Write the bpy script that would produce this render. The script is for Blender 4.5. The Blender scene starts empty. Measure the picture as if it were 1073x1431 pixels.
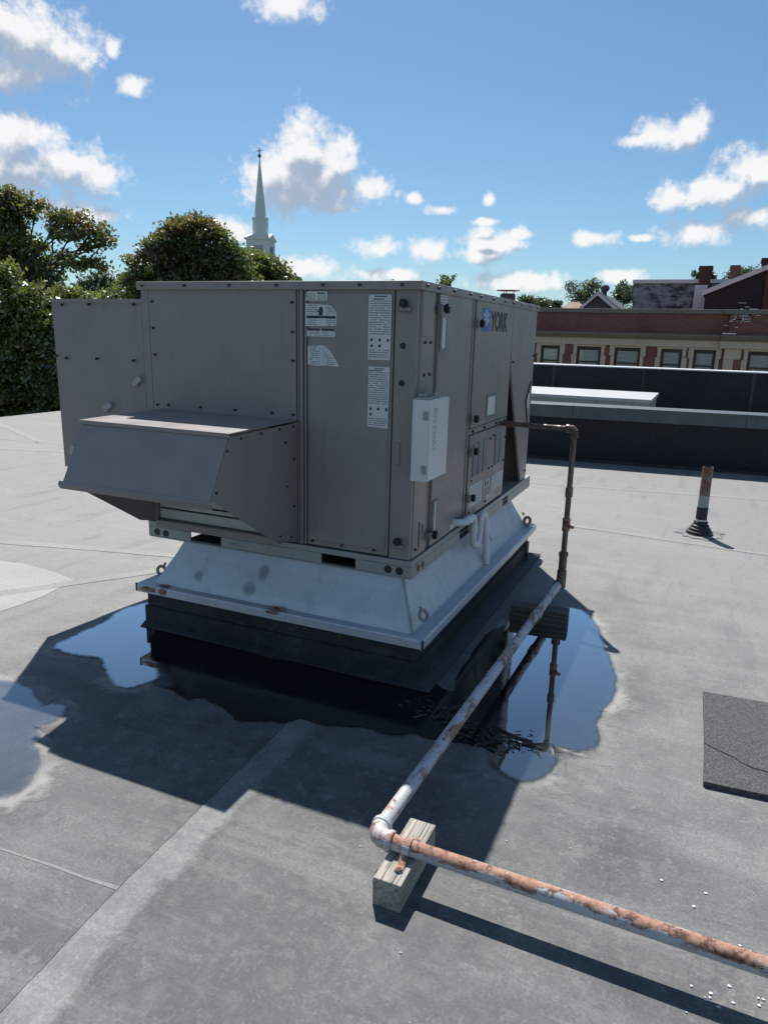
import bpy, math, random
import numpy as np
from mathutils import Vector, Matrix

S = bpy.context.scene
COL = S.collection
RND = random.Random(7)

# ------------------------------------------------------------------ camera
# world: X along the front of the rooftop unit, Y away along its right side, Z up, roof at z = 0
CAMROT = Matrix(((0.9138, -0.1203, 0.3879), (0.4053, 0.2094, -0.8898), (0.0258, 0.9704, 0.2402)))
FPX, CXP, CYP, EYE = 1003.0, 536.5, 715.5, 1.57
q = CAMROT.to_quaternion(); q.normalize(); CAMROT = q.to_matrix()
cam = bpy.data.cameras.new('camera'); camo = bpy.data.objects.new('camera', cam); COL.objects.link(camo)
cam.sensor_fit = 'VERTICAL'; cam.sensor_height = 24; cam.sensor_width = 18; cam.lens = FPX / 1431 * 24
cam.clip_start = 0.05; cam.clip_end = 4000
camo.matrix_world = Matrix.Translation((0, 0, EYE)) @ CAMROT.to_4x4()
S.camera = camo

def ray(px, py):
    return CAMROT @ Vector((px - CXP, -(py - CYP), -FPX))
def at(px, py, depth):                       # the point seen at photo pixel (px, py) at that distance along the view axis
    return Vector((0, 0, EYE)) + ray(px, py) * (depth / FPX)
def on_y(px, py, y):
    d = ray(px, py); return Vector((0, 0, EYE)) + d * (y / d.y)
def on_z(px, py, z=0.0):
    d = ray(px, py); return Vector((0, 0, EYE)) + d * ((z - EYE) / d.z)
def sky_uv(px, py):
    d = ray(px, py).normalized(); return math.atan2(d.x, d.y), math.asin(d.z)

# ------------------------------------------------------------------ light
SUN_TO = Vector((-0.388, 0.603, 1.0)).normalized()
SUN_EL = math.asin(SUN_TO.z); SUN_AZ = math.atan2(SUN_TO.x, SUN_TO.y)
sun = bpy.data.lights.new('sun', 'SUN'); sun.energy = 5.0; sun.angle = math.radians(0.53); sun.color = (1.0, 0.97, 0.92)
suno = bpy.data.objects.new('sun', sun); COL.objects.link(suno)
suno.rotation_euler = (-SUN_TO).to_track_quat('-Z', 'Y').to_euler(); suno.location = SUN_TO * 60

S.view_settings.view_transform = 'Standard'; S.view_settings.look = 'None'
S.view_settings.gamma = 1.0; S.view_settings.use_curve_mapping = False
S.view_settings.exposure = 0.29
S.render.engine = 'CYCLES'
S.cycles.max_bounces = 8; S.cycles.diffuse_bounces = 3; S.cycles.glossy_bounces = 3
S.cycles.transparent_max_bounces = 12; S.cycles.caustics_reflective = False; S.cycles.caustics_refractive = False
S.cycles.use_denoising = True; S.cycles.sample_clamp_indirect = 6

# ------------------------------------------------------------------ node helper
class NT:
    def __init__(self, tree):
        self.t = tree; self.n = tree.nodes; self.l = tree.links
    def new(self, typ, ins=None, **props):
        nd = self.n.new(typ)
        for k, v in props.items(): setattr(nd, k, v)
        for k, v in (ins or {}).items(): self.put(nd.inputs[k], v)
        return nd
    def put(self, sock, v):
        if isinstance(v, bpy.types.NodeSocket): self.l.new(v, sock)
        elif isinstance(v, bpy.types.Node): self.l.new(v.outputs[0], sock)
        else: sock.default_value = v
    def m(self, op, a, b=0.0, c=None, clamp=False):
        nd = self.new('ShaderNodeMath', {0: a, 1: b}, operation=op, use_clamp=clamp)
        if c is not None: self.put(nd.inputs[2], c)
        return nd.outputs[0]
    def vm(self, op, a, b=(0, 0, 0), c=None):
        nd = self.new('ShaderNodeVectorMath', {0: a, 1: b}, operation=op)
        if c is not None: self.put(nd.inputs[2], c)
        return nd.outputs['Value'] if op in ('LENGTH', 'DOT_PRODUCT', 'DISTANCE') else nd.outputs[0]
    def noise(self, vec, scale, detail=4, rough=0.55, dist=0.0):
        return self.new('ShaderNodeTexNoise', {'Vector': vec, 'Scale': scale, 'Detail': detail, 'Roughness': rough, 'Distortion': dist}).outputs['Fac']
    def ramp(self, x, a, b, c=0.0, d=1.0, smooth=True):
        return self.new('ShaderNodeMapRange', {0: x, 1: a, 2: b, 3: c, 4: d}, interpolation_type='SMOOTHSTEP' if smooth else 'LINEAR').outputs[0]
    def mix(self, f, a, b, blend='MIX'):
        nd = self.n.new('ShaderNodeMix'); nd.data_type = 'RGBA'; nd.blend_type = blend
        self.put(nd.inputs[0], f); self.put(nd.inputs[6], a); self.put(nd.inputs[7], b)
        return nd.outputs[2]

def rgb(r, g, b): return (r, g, b, 1.0)
def mat(name):
    m = bpy.data.materials.new(name); m.use_nodes = True
    nt = NT(m.node_tree); nt.n.clear()
    out = nt.new('ShaderNodeOutputMaterial'); bs = nt.new('ShaderNodeBsdfPrincipled')
    nt.l.new(bs.outputs[0], out.inputs[0])
    tc = nt.new('ShaderNodeTexCoord')
    return m, nt, bs, tc.outputs['Object'], out
def bump(nt, bs, h, strength=0.3, dist=0.01):
    b = nt.new('ShaderNodeBump', {'Height': h, 'Strength': strength, 'Distance': dist})
    nt.l.new(b.outputs[0], bs.inputs['Normal'])

# ------------------------------------------------------------------ world: Nishita sky with fair weather cumulus
W = bpy.data.worlds.new('World'); S.world = W; W.use_nodes = True
wt = NT(W.node_tree); wt.n.clear()
SKY_STRENGTH = 0.067
def px_blobs():
    L = [(45,62,72,50),(50,238,78,42),(408,246,58,42),(448,248,60,38),(30,55,75,58),(85,68,46,34),(0,30,60,46),(15,104,62,26),
         (25,192,58,42),(85,232,62,36),(140,250,34,24),(0,240,70,40),(60,288,70,16),(185,120,22,13),(158,67,9,11),
         (422,212,44,46),(380,250,32,44),(470,226,40,34),(430,268,82,28),(520,264,42,20),(400,275,52,20),(576,277,11,8),(465,290,34,8),
         (400,6,52,22),(618,294,22,7),(683,279,9,9),(525,346,33,16),(597,350,28,17),
         (690,338,44,17),(668,354,30,15),(725,328,20,8),(678,310,20,5),(828,333,32,10),(895,333,14,5),
         (928,187,46,20),(960,180,26,27),(885,197,26,9),(1000,266,74,22),(1058,240,54,30),(945,276,34,16),(1062,302,44,18),(975,326,45,18),
         (430,377,58,15),(545,384,48,9),(735,394,74,14),(868,386,38,10),(325,322,36,17),(100,296,62,15)]
    out = []
    for x, y, a, b in L:
        u, v = sky_uv(x, y)
        k = ray(x, y).length / FPX
        out.append((u, v, a * 1.12 / FPX / k / max(math.cos(v), .3), b * 1.12 / FPX / k))
    return out
grp = bpy.data.node_groups.new('cumulus_field', 'ShaderNodeTree')
grp.interface.new_socket('P', in_out='INPUT', socket_type='NodeSocketVector')
grp.interface.new_socket('D', in_out='OUTPUT', socket_type='NodeSocketFloat')
gt = NT(grp); gi = gt.new('NodeGroupInput'); go = gt.new('NodeGroupOutput')
acc = None
for (u, v, a, b) in px_blobs():
    L = gt.vm('LENGTH', gt.vm('MULTIPLY_ADD', gi.outputs[0], (1/a, 1/b, 0), (-u/a, -v/b, 0)))
    acc = L if acc is None else gt.m('SMOOTH_MIN', acc, L, 0.22)
gt.l.new(acc, go.inputs[0])

tc = wt.new('ShaderNodeTexCoord'); D = tc.outputs['Generated']
sp = wt.new('ShaderNodeSeparateXYZ', {0: D})
uu = wt.m('ARCTAN2', sp.outputs[0], sp.outputs[1]); vv = wt.m('ARCSINE', sp.outputs[2])
P2 = wt.new('ShaderNodeCombineXYZ', {0: uu, 1: vv}).outputs[0]
# the same kind of clouds over the rest of the sky
rest = wt.noise(D, 3.1, 3, 0.5)
rest = wt.ramp(rest, 0.5, 0.66, 2.2, 0.25, smooth=False)
inu = wt.m('MULTIPLY', wt.ramp(uu, -1.15, -0.95), wt.ramp(uu, 0.3, 0.12)); inv = wt.ramp(vv, 0.75, 0.5)
rest = wt.m('MULTIPLY_ADD', wt.m('MULTIPLY', inu, inv), 3.0, rest)
nf = wt.m('MULTIPLY_ADD', wt.noise(D, 110.0, 4, 0.55), 0.34, -0.17)
n1 = wt.m('ADD', wt.noise(D, 34.0, 7, 0.60), nf)
n2 = wt.noise(wt.vm('ADD', D, (-.004, 0, 0.011)), 34.0, 3, 0.55)
def field(p, n):
    g = wt.n.new('ShaderNodeGroup'); g.node_tree = grp; wt.l.new(p, g.inputs[0])
    d = wt.m('MINIMUM', g.outputs[0], rest)
    return wt.m('ADD', wt.m('SUBTRACT', 1.10, d), wt.m('MULTIPLY_ADD', n, 2.3, -1.15))
H1 = field(P2, n1)
H2 = field(wt.vm('ADD', P2, (-0.004, 0.020, 0)), n2)
alpha = wt.ramp(H1, -0.10, 0.80)
g3 = wt.n.new('ShaderNodeGroup'); g3.node_tree = grp; wt.l.new(wt.vm('ADD', P2, (-0.006, 0.036, 0)), g3.inputs[0])
base = wt.ramp(wt.m('MINIMUM', g3.outputs[0], rest), 1.05, 0.25)          # deep under the cloud top
thick = wt.ramp(H2, 0.0, 1.3, smooth=False)
edge = wt.m('SUBTRACT', H1, H2)
lit = wt.m('SUBTRACT', wt.m('MULTIPLY_ADD', edge, 0.42, 1.02), wt.m('ADD', wt.m('MULTIPLY', base, 0.52), wt.m('MULTIPLY', thick, 0.34)))
cl = wt.mix(wt.ramp(lit, 0.25, 1.0), rgb(0.40, 0.49, 0.63), rgb(1.0, 1.0, 1.0))
cl = wt.vm('SCALE', cl); cl.node.inputs['Scale'].default_value = 11.6
cl2 = cl
sky = wt.new('ShaderNodeTexSky', sky_type='NISHITA', sun_disc=False)
sky.sun_elevation = SUN_EL; sky.sun_rotation = SUN_AZ; sky.altitude = 150; sky.air_density = 1.0; sky.dust_density = 0.5; sky.ozone_density = 3.0
skyc = wt.mix(1.0, sky.outputs[0], rgb(0.88, 1.11, 1.22), 'MULTIPLY')
tot = wt.mix(wt.m('MULTIPLY', alpha, 0.97), skyc, cl2)
bg = wt.new('ShaderNodeBackground', {0: tot, 1: SKY_STRENGTH})
wo = wt.new('ShaderNodeOutputWorld'); wt.l.new(bg.outputs[0], wo.inputs[0])

# ------------------------------------------------------------------ mesh helper
ORIGIN = {}
class MB:
    def __init__(self): self.v = []; self.f = []
    def add(self, vs, fs):
        o = len(self.v); self.v += [tuple(x) for x in vs]; self.f += [tuple(i + o for i in f) for f in fs]; return self
    def box(self, x0, x1, y0, y1, z0, z1):
        return self.add([(x0,y0,z0),(x1,y0,z0),(x1,y1,z0),(x0,y1,z0),(x0,y0,z1),(x1,y0,z1),(x1,y1,z1),(x0,y1,z1)],
                        [(0,3,2,1),(4,5,6,7),(0,1,5,4),(1,2,6,5),(2,3,7,6),(3,0,4,7)])
    def hexa(self, b, t):
        return self.add(list(b) + list(t), [(0,3,2,1),(4,5,6,7),(0,1,5,4),(1,2,6,5),(2,3,7,6),(3,0,4,7)])
    def prism(self, poly, a, b, axis):          # polygon in the plane across 'axis', extruded from a to b
        n = len(poly); vs = []
        for t in (a, b):
            for (p, r) in poly:
                vs.append({'x': (t, p, r), 'y': (p, t, r), 'z': (p, r, t)}[axis])
        fs = [tuple(range(n - 1, -1, -1)), tuple(range(n, 2 * n))] + [(i, (i + 1) % n, n + (i + 1) % n, n + i) for i in range(n)]
        return self.add(vs, fs)
    def tube(self, pts, r, n=14, cap=True):
        pts = [Vector(p) for p in pts]; rs = r if isinstance(r, (list, tuple)) else [r] * len(pts)
        vs = []; fs = []; u = None
        for i, p in enumerate(pts):
            d = (pts[min(i + 1, len(pts) - 1)] - pts[max(i - 1, 0)]).normalized()
            if u is None:
                u = d.cross(Vector((0, 0, 1)) if abs(d.z) < .9 else Vector((1, 0, 0))).normalized()
            else: u = (u - d * u.dot(d)).normalized()
            w = d.cross(u)
            for k in range(n):
                a = 2 * math.pi * k / n
                vs.append(p + (u * math.cos(a) + w * math.sin(a)) * rs[i])
        for i in range(len(pts) - 1):
            for k in range(n):
                a = i * n + k; b = i * n + (k + 1) % n; fs.append((a, b, b + n, a + n))
        if cap: fs += [tuple(range(n - 1, -1, -1)), tuple(range((len(pts) - 1) * n, len(pts) * n))]
        return self.add(vs, fs)
    def lathe(self, prof, c=(0, 0, 0), n=24):
        return self.tube([(c[0], c[1], c[2] + z) for r, z in prof], [r for r, z in prof], n)
    def torus(self, c, R, r, ax, n=18, m=8):
        q = Vector((0, 0, 1)).rotation_difference(Vector(ax)); c = Vector(c); vs = []; fs = []
        for i in range(n):
            for j in range(m):
                a = 2*math.pi*i/n; b = 2*math.pi*j/m
                vs.append(c + q @ Vector(((R+r*math.cos(b))*math.cos(a), (R+r*math.cos(b))*math.sin(a), r*math.sin(b))))
                fs.append((i*m+j, ((i+1)%n)*m+j, ((i+1)%n)*m+(j+1)%m, i*m+(j+1)%m))
        return self.add(vs, fs)
    def build(self, name, m, parent=None, smooth=False, bevel=0.0, origin=None):
        o = Vector(origin) if origin is not None else (ORIGIN[parent] if parent else Vector((0, 0, 0)))
        me = bpy.data.meshes.new(name)
        me.from_pydata([tuple(Vector(v) - o) for v in self.v], [], self.f); me.update()
        if smooth: me.polygons.foreach_set('use_smooth', [True] * len(me.polygons))
        me.materials.append(m)
        ob = bpy.data.objects.new(name, me); COL.objects.link(ob)
        if parent: ob.parent = parent
        ob.location = o - ORIGIN[parent] if parent else o
        ORIGIN[ob] = o
        if bevel:
            b = ob.modifiers.new('bevel', 'BEVEL'); b.width = bevel; b.segments = 2; b.limit_method = 'ANGLE'
        if smooth:
            try: me.set_sharp_from_angle(angle=math.radians(40))
            except Exception: pass
        return ob
def tag(o, label=None, cat=None, group=None, kind=None):
    if label: o['label'] = label
    if cat: o['category'] = cat
    if group: o['group'] = group
    if kind: o['kind'] = kind
    return o
def thing(name, loc, label, cat, group=None):
    o = bpy.data.objects.new(name, None); COL.objects.link(o); o.location = loc; o.empty_display_size = 0.1
    ORIGIN[o] = Vector(loc); return tag(o, label, cat, group)
def dup(o, parent, loc):                       # share the mesh of a part at another place (world loc)
    c = o.copy(); COL.objects.link(c); c.parent = parent; c.location = Vector(loc) - ORIGIN[parent]; ORIGIN[c] = Vector(loc)
    for ch in [x for x in ALLCH.get(o, [])]:
        d = ch.copy(); COL.objects.link(d); d.parent = c; d.location = ch.location
    return c
ALLCH = {}
def B(*a): return MB().box(*a)

# ------------------------------------------------------------------ materials
def painted(name, col, rough=0.45, dirt=0.25, scale=6.0, metal=0.0):
    m, nt, bs, co, _ = mat(name)
    n = nt.noise(co, scale, 6, 0.6); n2 = nt.noise(nt.vm('MULTIPLY', co, (9, 9, 0.9)), 2.0, 4, 0.6)
    f = nt.m('ADD', nt.m('MULTIPLY', nt.ramp(n, .35, .75), dirt * .6), nt.m('MULTIPLY', nt.ramp(n2, .5, .75), dirt * .5))
    c = nt.mix(f, rgb(*col), rgb(*[x * .62 + .01 for x in col]))
    nt.put(bs.inputs['Base Color'], c)
    nt.put(bs.inputs['Roughness'], nt.ramp(n, .3, .7, rough - .06, rough + .1)); bs.inputs['Metallic'].default_value = metal
    bump(nt, bs, nt.noise(co, 2.6, 3, .5), 0.20, 0.022)
    return m
M = {}
M['taupe'] = painted('taupe_paint', (0.305, 0.270, 0.255), 0.40, .42)
M['taupe_side'] = M['taupe']
M['dark_gap'] = painted('dark_gap_metal', (0.05, 0.047, 0.046), 0.6)
M['black'] = painted('black_plastic', (0.018, 0.018, 0.018), 0.45, .1)
M['white_paint'] = painted('white_enamel', (0.74, 0.75, 0.74), 0.35, .22, 4)
M['pvc'] = painted('white_pvc', (0.76, 0.76, 0.74), 0.4, .2, 9)
M['paper'] = painted('label_paper', (0.68, 0.70, 0.69), 0.5, .25, 14)
M['ink'] = painted('label_ink', (0.045, 0.05, 0.06), 0.6, 0)
M['ink_soft'] = painted('label_ink_faded', (0.22, 0.24, 0.26), 0.6, 0)
M['blue'] = painted('logo_blue', (0.035, 0.15, 0.50), 0.4, .1)
M['navy'] = painted('label_navy', (0.02, 0.03, 0.09), 0.5, 0)
M['steel'] = painted('grey_steel', (0.30, 0.29, 0.28), 0.4, .3, 20, .6)
M['steeple_white'] = painted('steeple_white', (0.74, 0.76, 0.76), 0.6, .1, .3)
M['stone'] = painted('limestone', (0.66, 0.56, 0.43), 0.85, .4, 1.6)
M['stone_grey'] = painted('weathered_stone', (0.24, 0.22, 0.185), 0.85, .6, 1.2)
M['window_brown'] = painted('window_brown', (0.055, 0.04, 0.03), 0.5, .2)
M['blind'] = painted('blind_white', (0.80, 0.80, 0.76), 0.7, .15, 2)
M['interior'] = painted('dark_interior', (0.03, 0.032, 0.034), 0.8, 0)
M['tan_roof'] = painted('tan_shingle', (0.42, 0.32, 0.24), 0.9, .4, 3)
M['slate'] = painted('grey_shingle', (0.09, 0.095, 0.105), 0.8, .4, 3)
M['trim_white'] = painted('white_trim', (0.70, 0.71, 0.72), 0.6, .2, 3)
M['asphalt_street'] = painted('street_ground', (0.10, 0.115, 0.075), 0.9, .6, .03)
M['filter'] = painted('filter_media', (0.62, 0.62, 0.60), .9, .3, 8)
M['flake'] = painted('paint_flake', (0.78, 0.78, 0.76), 0.6, 0)

def galv(name, col=(0.62, 0.65, 0.68), stain=.25):
    m, nt, bs, co, _ = mat(name)
    vor = nt.new('ShaderNodeTexVoronoi', {'Vector': co, 'Scale': 95.0}).outputs['Color']
    sep = nt.new('ShaderNodeSeparateColor', {0: vor}).outputs[0]
    n = nt.noise(co, 3.5, 6, .6); st = nt.noise(nt.vm('MULTIPLY', co, (5, 5, 1.2)), 1.6, 5, .62, .6)
    c = nt.mix(nt.m('MULTIPLY', sep, .28), rgb(*col), rgb(*[x * .72 for x in col]))
    c = nt.mix(nt.m('MULTIPLY', nt.ramp(st, .5, .72), stain), c, rgb(0.22, 0.215, 0.19))
    nt.put(bs.inputs['Base Color'], c); bs.inputs['Metallic'].default_value = .38
    nt.put(bs.inputs['Roughness'], nt.ramp(n, .3, .7, .38, .58))
    bump(nt, bs, nt.noise(co, 2.2, 2, .5), 0.12, 0.03)
    return m
M['galv'] = galv('galvanised_sheet')
M['galv_dull'] = galv('galvanised_rail', (0.36, 0.385, 0.38), .55)
M['lid_grey'] = painted('weathered_lid', (0.44, 0.45, 0.45), .6, .4, 2)
M['clip_grey'] = painted('clip_grey', (0.42, 0.41, 0.405), .4, .1)
M['patch_metal'] = painted('bright_sheet_patch', (0.62, 0.66, 0.70), .45, .2, 8, .2)
M['coping'] = painted('weathered_coping', (0.085, 0.10, 0.115), .5, .9, 3.5, .2)

def rusty(name, paint, rust_amt, top=0.0, dark=1.0):
    m, nt, bs, co, _ = mat(name)
    n = nt.m('MULTIPLY_ADD', nt.noise(nt.vm('MULTIPLY', co, (.28, 1, 1) if top else ((1, .4, 1) if dark == 1 else (1, 1, .5))), 17, 10, .76, .2), .85, nt.m('MULTIPLY', nt.noise(co, 70, 6, .7), .15)); n2 = nt.noise(co, 75, 6, .65)
    x = nt.m('ADD', n, nt.m('MULTIPLY', n2, .22))
    if top:
        nz = nt.new('ShaderNodeSeparateXYZ', {0: nt.new('ShaderNodeNewGeometry').outputs['Normal']})
        x = nt.m('MULTIPLY_ADD', nz.outputs[2], top, x)
    f = nt.ramp(x, rust_amt, rust_amt + .05)
    rc = nt.mix(nt.ramp(n2, .3, .7), rgb(*[x * dark for x in (0.31, 0.145, 0.09)]), rgb(*[x * dark for x in (0.46, 0.27, 0.195)]))
    rc = nt.mix(nt.ramp(nt.noise(co, 23, 6, .65), .5, .62), rc, rgb(0.12, 0.062, 0.045))
    halo = nt.mix(nt.ramp(x, rust_amt - .10, rust_amt), rgb(*paint), rgb(*[x * .86 + y * .14 for x, y in zip(paint, (.5, .3, .15))]))
    nt.put(bs.inputs['Base Color'], nt.mix(f, halo, rc))
    nt.put(bs.inputs['Roughness'], nt.ramp(f, 0, 1, .38, .8)); bump(nt, bs, x, .35, .004)
    return m
M['pipe_white'] = rusty('flaking_white_pipe', (0.50, 0.53, 0.55), .612)
M['pipe_rust'] = rusty('rusted_white_pipe', (0.50, 0.53, 0.55), .640, .12)
M['pipe_dark'] = rusty('dark_rusted_pipe', (0.12, 0.125, 0.125), .575, 0.0, .38)
M['band'] = painted('grey_primer_band', (0.30, 0.34, 0.36), .6, .4, 20)
M['rust'] = rusty('bare_rust', (0.16, 0.07, 0.04), .3)

def wood():
    m, nt, bs, co, _ = mat('weathered_timber')
    g = nt.noise(nt.vm('MULTIPLY', co, (38, 2.2, 38)), 2.0, 8, .65, .4); g2 = nt.noise(nt.vm('MULTIPLY', co, (110, 3, 110)), 2, 3, .6)
    c = nt.mix(nt.ramp(g, .3, .7), rgb(0.20, 0.185, 0.16), rgb(0.50, 0.465, 0.40))
    crack = nt.ramp(g2, .30, .38, 1, 0)
    c = nt.mix(nt.m('MULTIPLY', crack, .75), c, rgb(0.05, 0.045, 0.04))
    nt.put(bs.inputs['Base Color'], c); bs.inputs['Roughness'].default_value = .85
    bump(nt, bs, nt.m('SUBTRACT', g, crack), .6, .004)
    return m
M['wood'] = wood()
def wood_dark():
    m, nt, bs, co, _ = mat('wet_dark_timber')
    g = nt.noise(nt.vm('MULTIPLY', co, (2.2, 40, 40)), 2.0, 8, .65, .4)
    nt.put(bs.inputs['Base Color'], nt.mix(nt.ramp(g, .3, .7), rgb(0.05, 0.048, 0.042), rgb(0.16, 0.15, 0.13)))
    bs.inputs['Roughness'].default_value = .8; bump(nt, bs, g, .5, .004); return m
M['wood_dark'] = wood_dark()

def epdm(name, lo, hi, dust=(0.36, 0.35, 0.32), far=True, gloss=.62):
    m, nt, bs, co, _ = mat(name)
    big = nt.noise(co, .55, 6, .62, .4); mid = nt.noise(co, 2.6, 9, .68, .3); sm = nt.noise(co, 12, 9, .70, .35)
    fine = nt.noise(co, 110, 5, .7); swirl = nt.noise(co, 4.2, 6, .6, 1.3)
    f = nt.m('ADD', nt.m('MULTIPLY', big, .55), nt.m('MULTIPLY', mid, .45))
    c = nt.mix(nt.ramp(f, .36, .64), rgb(*lo), rgb(*hi))
    ridge = nt.ramp(nt.m('ABSOLUTE', nt.m('SUBTRACT', swirl, .5)), 0.0, .035, 1, 0)
    c = nt.mix(nt.m('MULTIPLY', nt.m('MULTIPLY', ridge, nt.ramp(mid, .45, .65)), .13), c, rgb(*dust))
    c = nt.mix(nt.m('MULTIPLY', nt.ramp(sm, .50, .66), .50), c, rgb(*dust))
    c = nt.mix(nt.m('MULTIPLY', nt.m('MULTIPLY', nt.ramp(nt.noise(co, 48, 6, .72), .52, .62), nt.ramp(nt.noise(co, 3.3, 4, .6), .40, .62)), .42), c, rgb(*dust))
    wob = nt.vm('SCALE', nt.new('ShaderNodeTexNoise', {'Vector': co, 'Scale': 6.0}).outputs['Color']); wob.node.inputs['Scale'].default_value = .09
    rg_ = nt.new('ShaderNodeTexVoronoi', {'Vector': nt.vm('ADD', co, wob), 'Scale': 2.3, 'Randomness': 1.0})
    dr = rg_.outputs['Distance']; ring_ = nt.m('MULTIPLY', nt.ramp(dr, .10, .135), nt.ramp(dr, .19, .15))
    c = nt.mix(nt.m('MULTIPLY', nt.m('MULTIPLY', ring_, nt.ramp(sm, .38, .6)), nt.m('MULTIPLY', nt.ramp(nt.new('ShaderNodeSeparateColor', {0: rg_.outputs['Color']}).outputs[0], .62, .70), .42)), c, rgb(*dust))
    c = nt.mix(nt.m('MULTIPLY', nt.ramp(nt.noise(co, 7.5, 6, .6, .5), .56, .72), .30), c, rgb(*[x * .62 for x in lo]))
    # trowel and boot scuffs: stretched marks in two directions
    for rot, sc, k in ((.6, (26, 4, 1), .42), (-.9, (5, 32, 1), .36), (2.1, (40, 7, 1), .32)):
        mp = nt.new('ShaderNodeMapping', {'Vector': co}); mp.inputs['Rotation'].default_value = (0, 0, rot); mp.inputs['Scale'].default_value = sc
        s = nt.noise(mp, .9, 5, .6, 1.0)
        gate = nt.ramp(nt.noise(co, 1.7 + rot * .3, 4, .5), .52, .66)
        c = nt.mix(nt.m('MULTIPLY', nt.m('MULTIPLY', nt.ramp(s, .60, .72), gate), k), c, rgb(*dust))
    st_ = nt.noise(nt.vm('MULTIPLY', co, (.55, 4.2, 1)), 1.0, 9, .68, .3); st2 = nt.noise(nt.vm('MULTIPLY', co, (3.4, .6, 1)), 1.3, 8, .66, .3)
    if far:                                     # pale dust lies thicker on the dry, less walked part of the roof
        px = nt.new('ShaderNodeSeparateXYZ', {0: co})
        d = nt.m('ADD', nt.m('MULTIPLY', px.outputs[1], .16), nt.m('MULTIPLY', nt.m('ABSOLUTE', nt.m('ADD', px.outputs[0], .9)), .15))
        d = nt.m('ADD', d, nt.m('MULTIPLY_ADD', mid, .9, -.45))
        c = nt.mix(nt.m('MULTIPLY', nt.ramp(d, .20, 1.1), .85), c, rgb(0.315, 0.305, 0.285))
    c = nt.mix(nt.m('MULTIPLY', nt.ramp(st_, .50, .64), .26), c, rgb(*[min(.5, x * 1.35) for x in dust]))
    c = nt.mix(nt.m('MULTIPLY', nt.ramp(st2, .52, .66), .30), c, rgb(*[x * .9 for x in hi]))
    c = nt.mix(nt.m('MULTIPLY', nt.ramp(nt.noise(co, 20, 8, .72, .3), .55, .70), .34), c, rgb(*[x * .7 for x in hi]))
    c = nt.mix(nt.m('MULTIPLY', nt.ramp(fine, .38, .66), .40), c, rgb(*[x * .55 for x in lo]))
    spk = nt.new('ShaderNodeTexVoronoi', {'Vector': co, 'Scale': 26.0, 'Randomness': 1.0}).outputs['Distance']
    c = nt.mix(nt.m('MULTIPLY', nt.ramp(spk, .028, .05, 1, 0), .5), c, rgb(0.5, 0.49, 0.46))
    nt.put(bs.inputs['Base Color'], c)
    nt.put(bs.inputs['Roughness'], nt.ramp(sm, .3, .7, gloss - .05, gloss + .15)); bs.inputs['Specular IOR Level'].default_value = .35
    h = nt.m('ADD', nt.m('MULTIPLY', fine, .12), nt.m('ADD', nt.m('MULTIPLY', nt.noise(co, 1.3, 3, .5), 3.0), nt.m('MULTIPLY', sm, .35)))
    bump(nt, bs, h, .30, .012)
    return m
M['roof'] = epdm('dusty_rubber_membrane', (0.076, 0.080, 0.080), (0.124, 0.129, 0.128), (0.26, 0.26, 0.25))
M['seam'] = epdm('dusty_seam_tape', (0.17, 0.178, 0.176), (0.25, 0.255, 0.25), (0.34, 0.335, 0.32))
M['rubber'] = epdm('black_rubber_flashing', (0.022, 0.024, 0.027), (0.040, 0.041, 0.043), (0.10, 0.10, 0.10), False, .55)
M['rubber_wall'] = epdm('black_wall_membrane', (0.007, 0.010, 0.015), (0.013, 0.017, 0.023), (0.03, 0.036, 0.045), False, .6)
M['seam_fade'] = epdm('fading_seam_dust', (0.15, 0.158, 0.156), (0.225, 0.23, 0.226), (0.32, 0.315, 0.30))
_n = NT(M['seam_fade'].node_tree); _b = [x for x in _n.n if x.type == 'BSDF_PRINCIPLED'][0]
_e = _n.new('ShaderNodeAttribute', attribute_name='edge').outputs['Fac']; _o = _n.new('ShaderNodeTexCoord').outputs['Object']
_n.put(_b.inputs['Alpha'], _n.ramp(_n.m('ADD', _e, _n.m('MULTIPLY_ADD', _n.noise(_o, 7, 8, .7), 1.5, -.75)), .22, .85))
M['patch_sheet'] = epdm('bleached_membrane_patch', (0.30, 0.30, 0.29), (0.38, 0.38, 0.365), (0.42, 0.41, 0.39), False)
def pad():
    m, nt, bs, co, _ = mat('granule_walkway_pad')
    v = nt.new('ShaderNodeTexVoronoi', {'Vector': co, 'Scale': 260.0}); s = nt.new('ShaderNodeSeparateColor', {0: v.outputs['Color']}).outputs[0]
    c = nt.mix(nt.ramp(s, .2, .95, smooth=False), rgb(0.040, 0.042, 0.042), rgb(0.125, 0.128, 0.126))
    nt.put(bs.inputs['Base Color'], nt.mix(nt.m('MULTIPLY', nt.ramp(nt.noise(co, 5, 5, .6), .4, .7), .4), c, rgb(0.09, 0.09, 0.088)))
    bs.inputs['Roughness'].default_value = .9; bump(nt, bs, s, .5, .003); return m
M['pad'] = pad()

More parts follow.
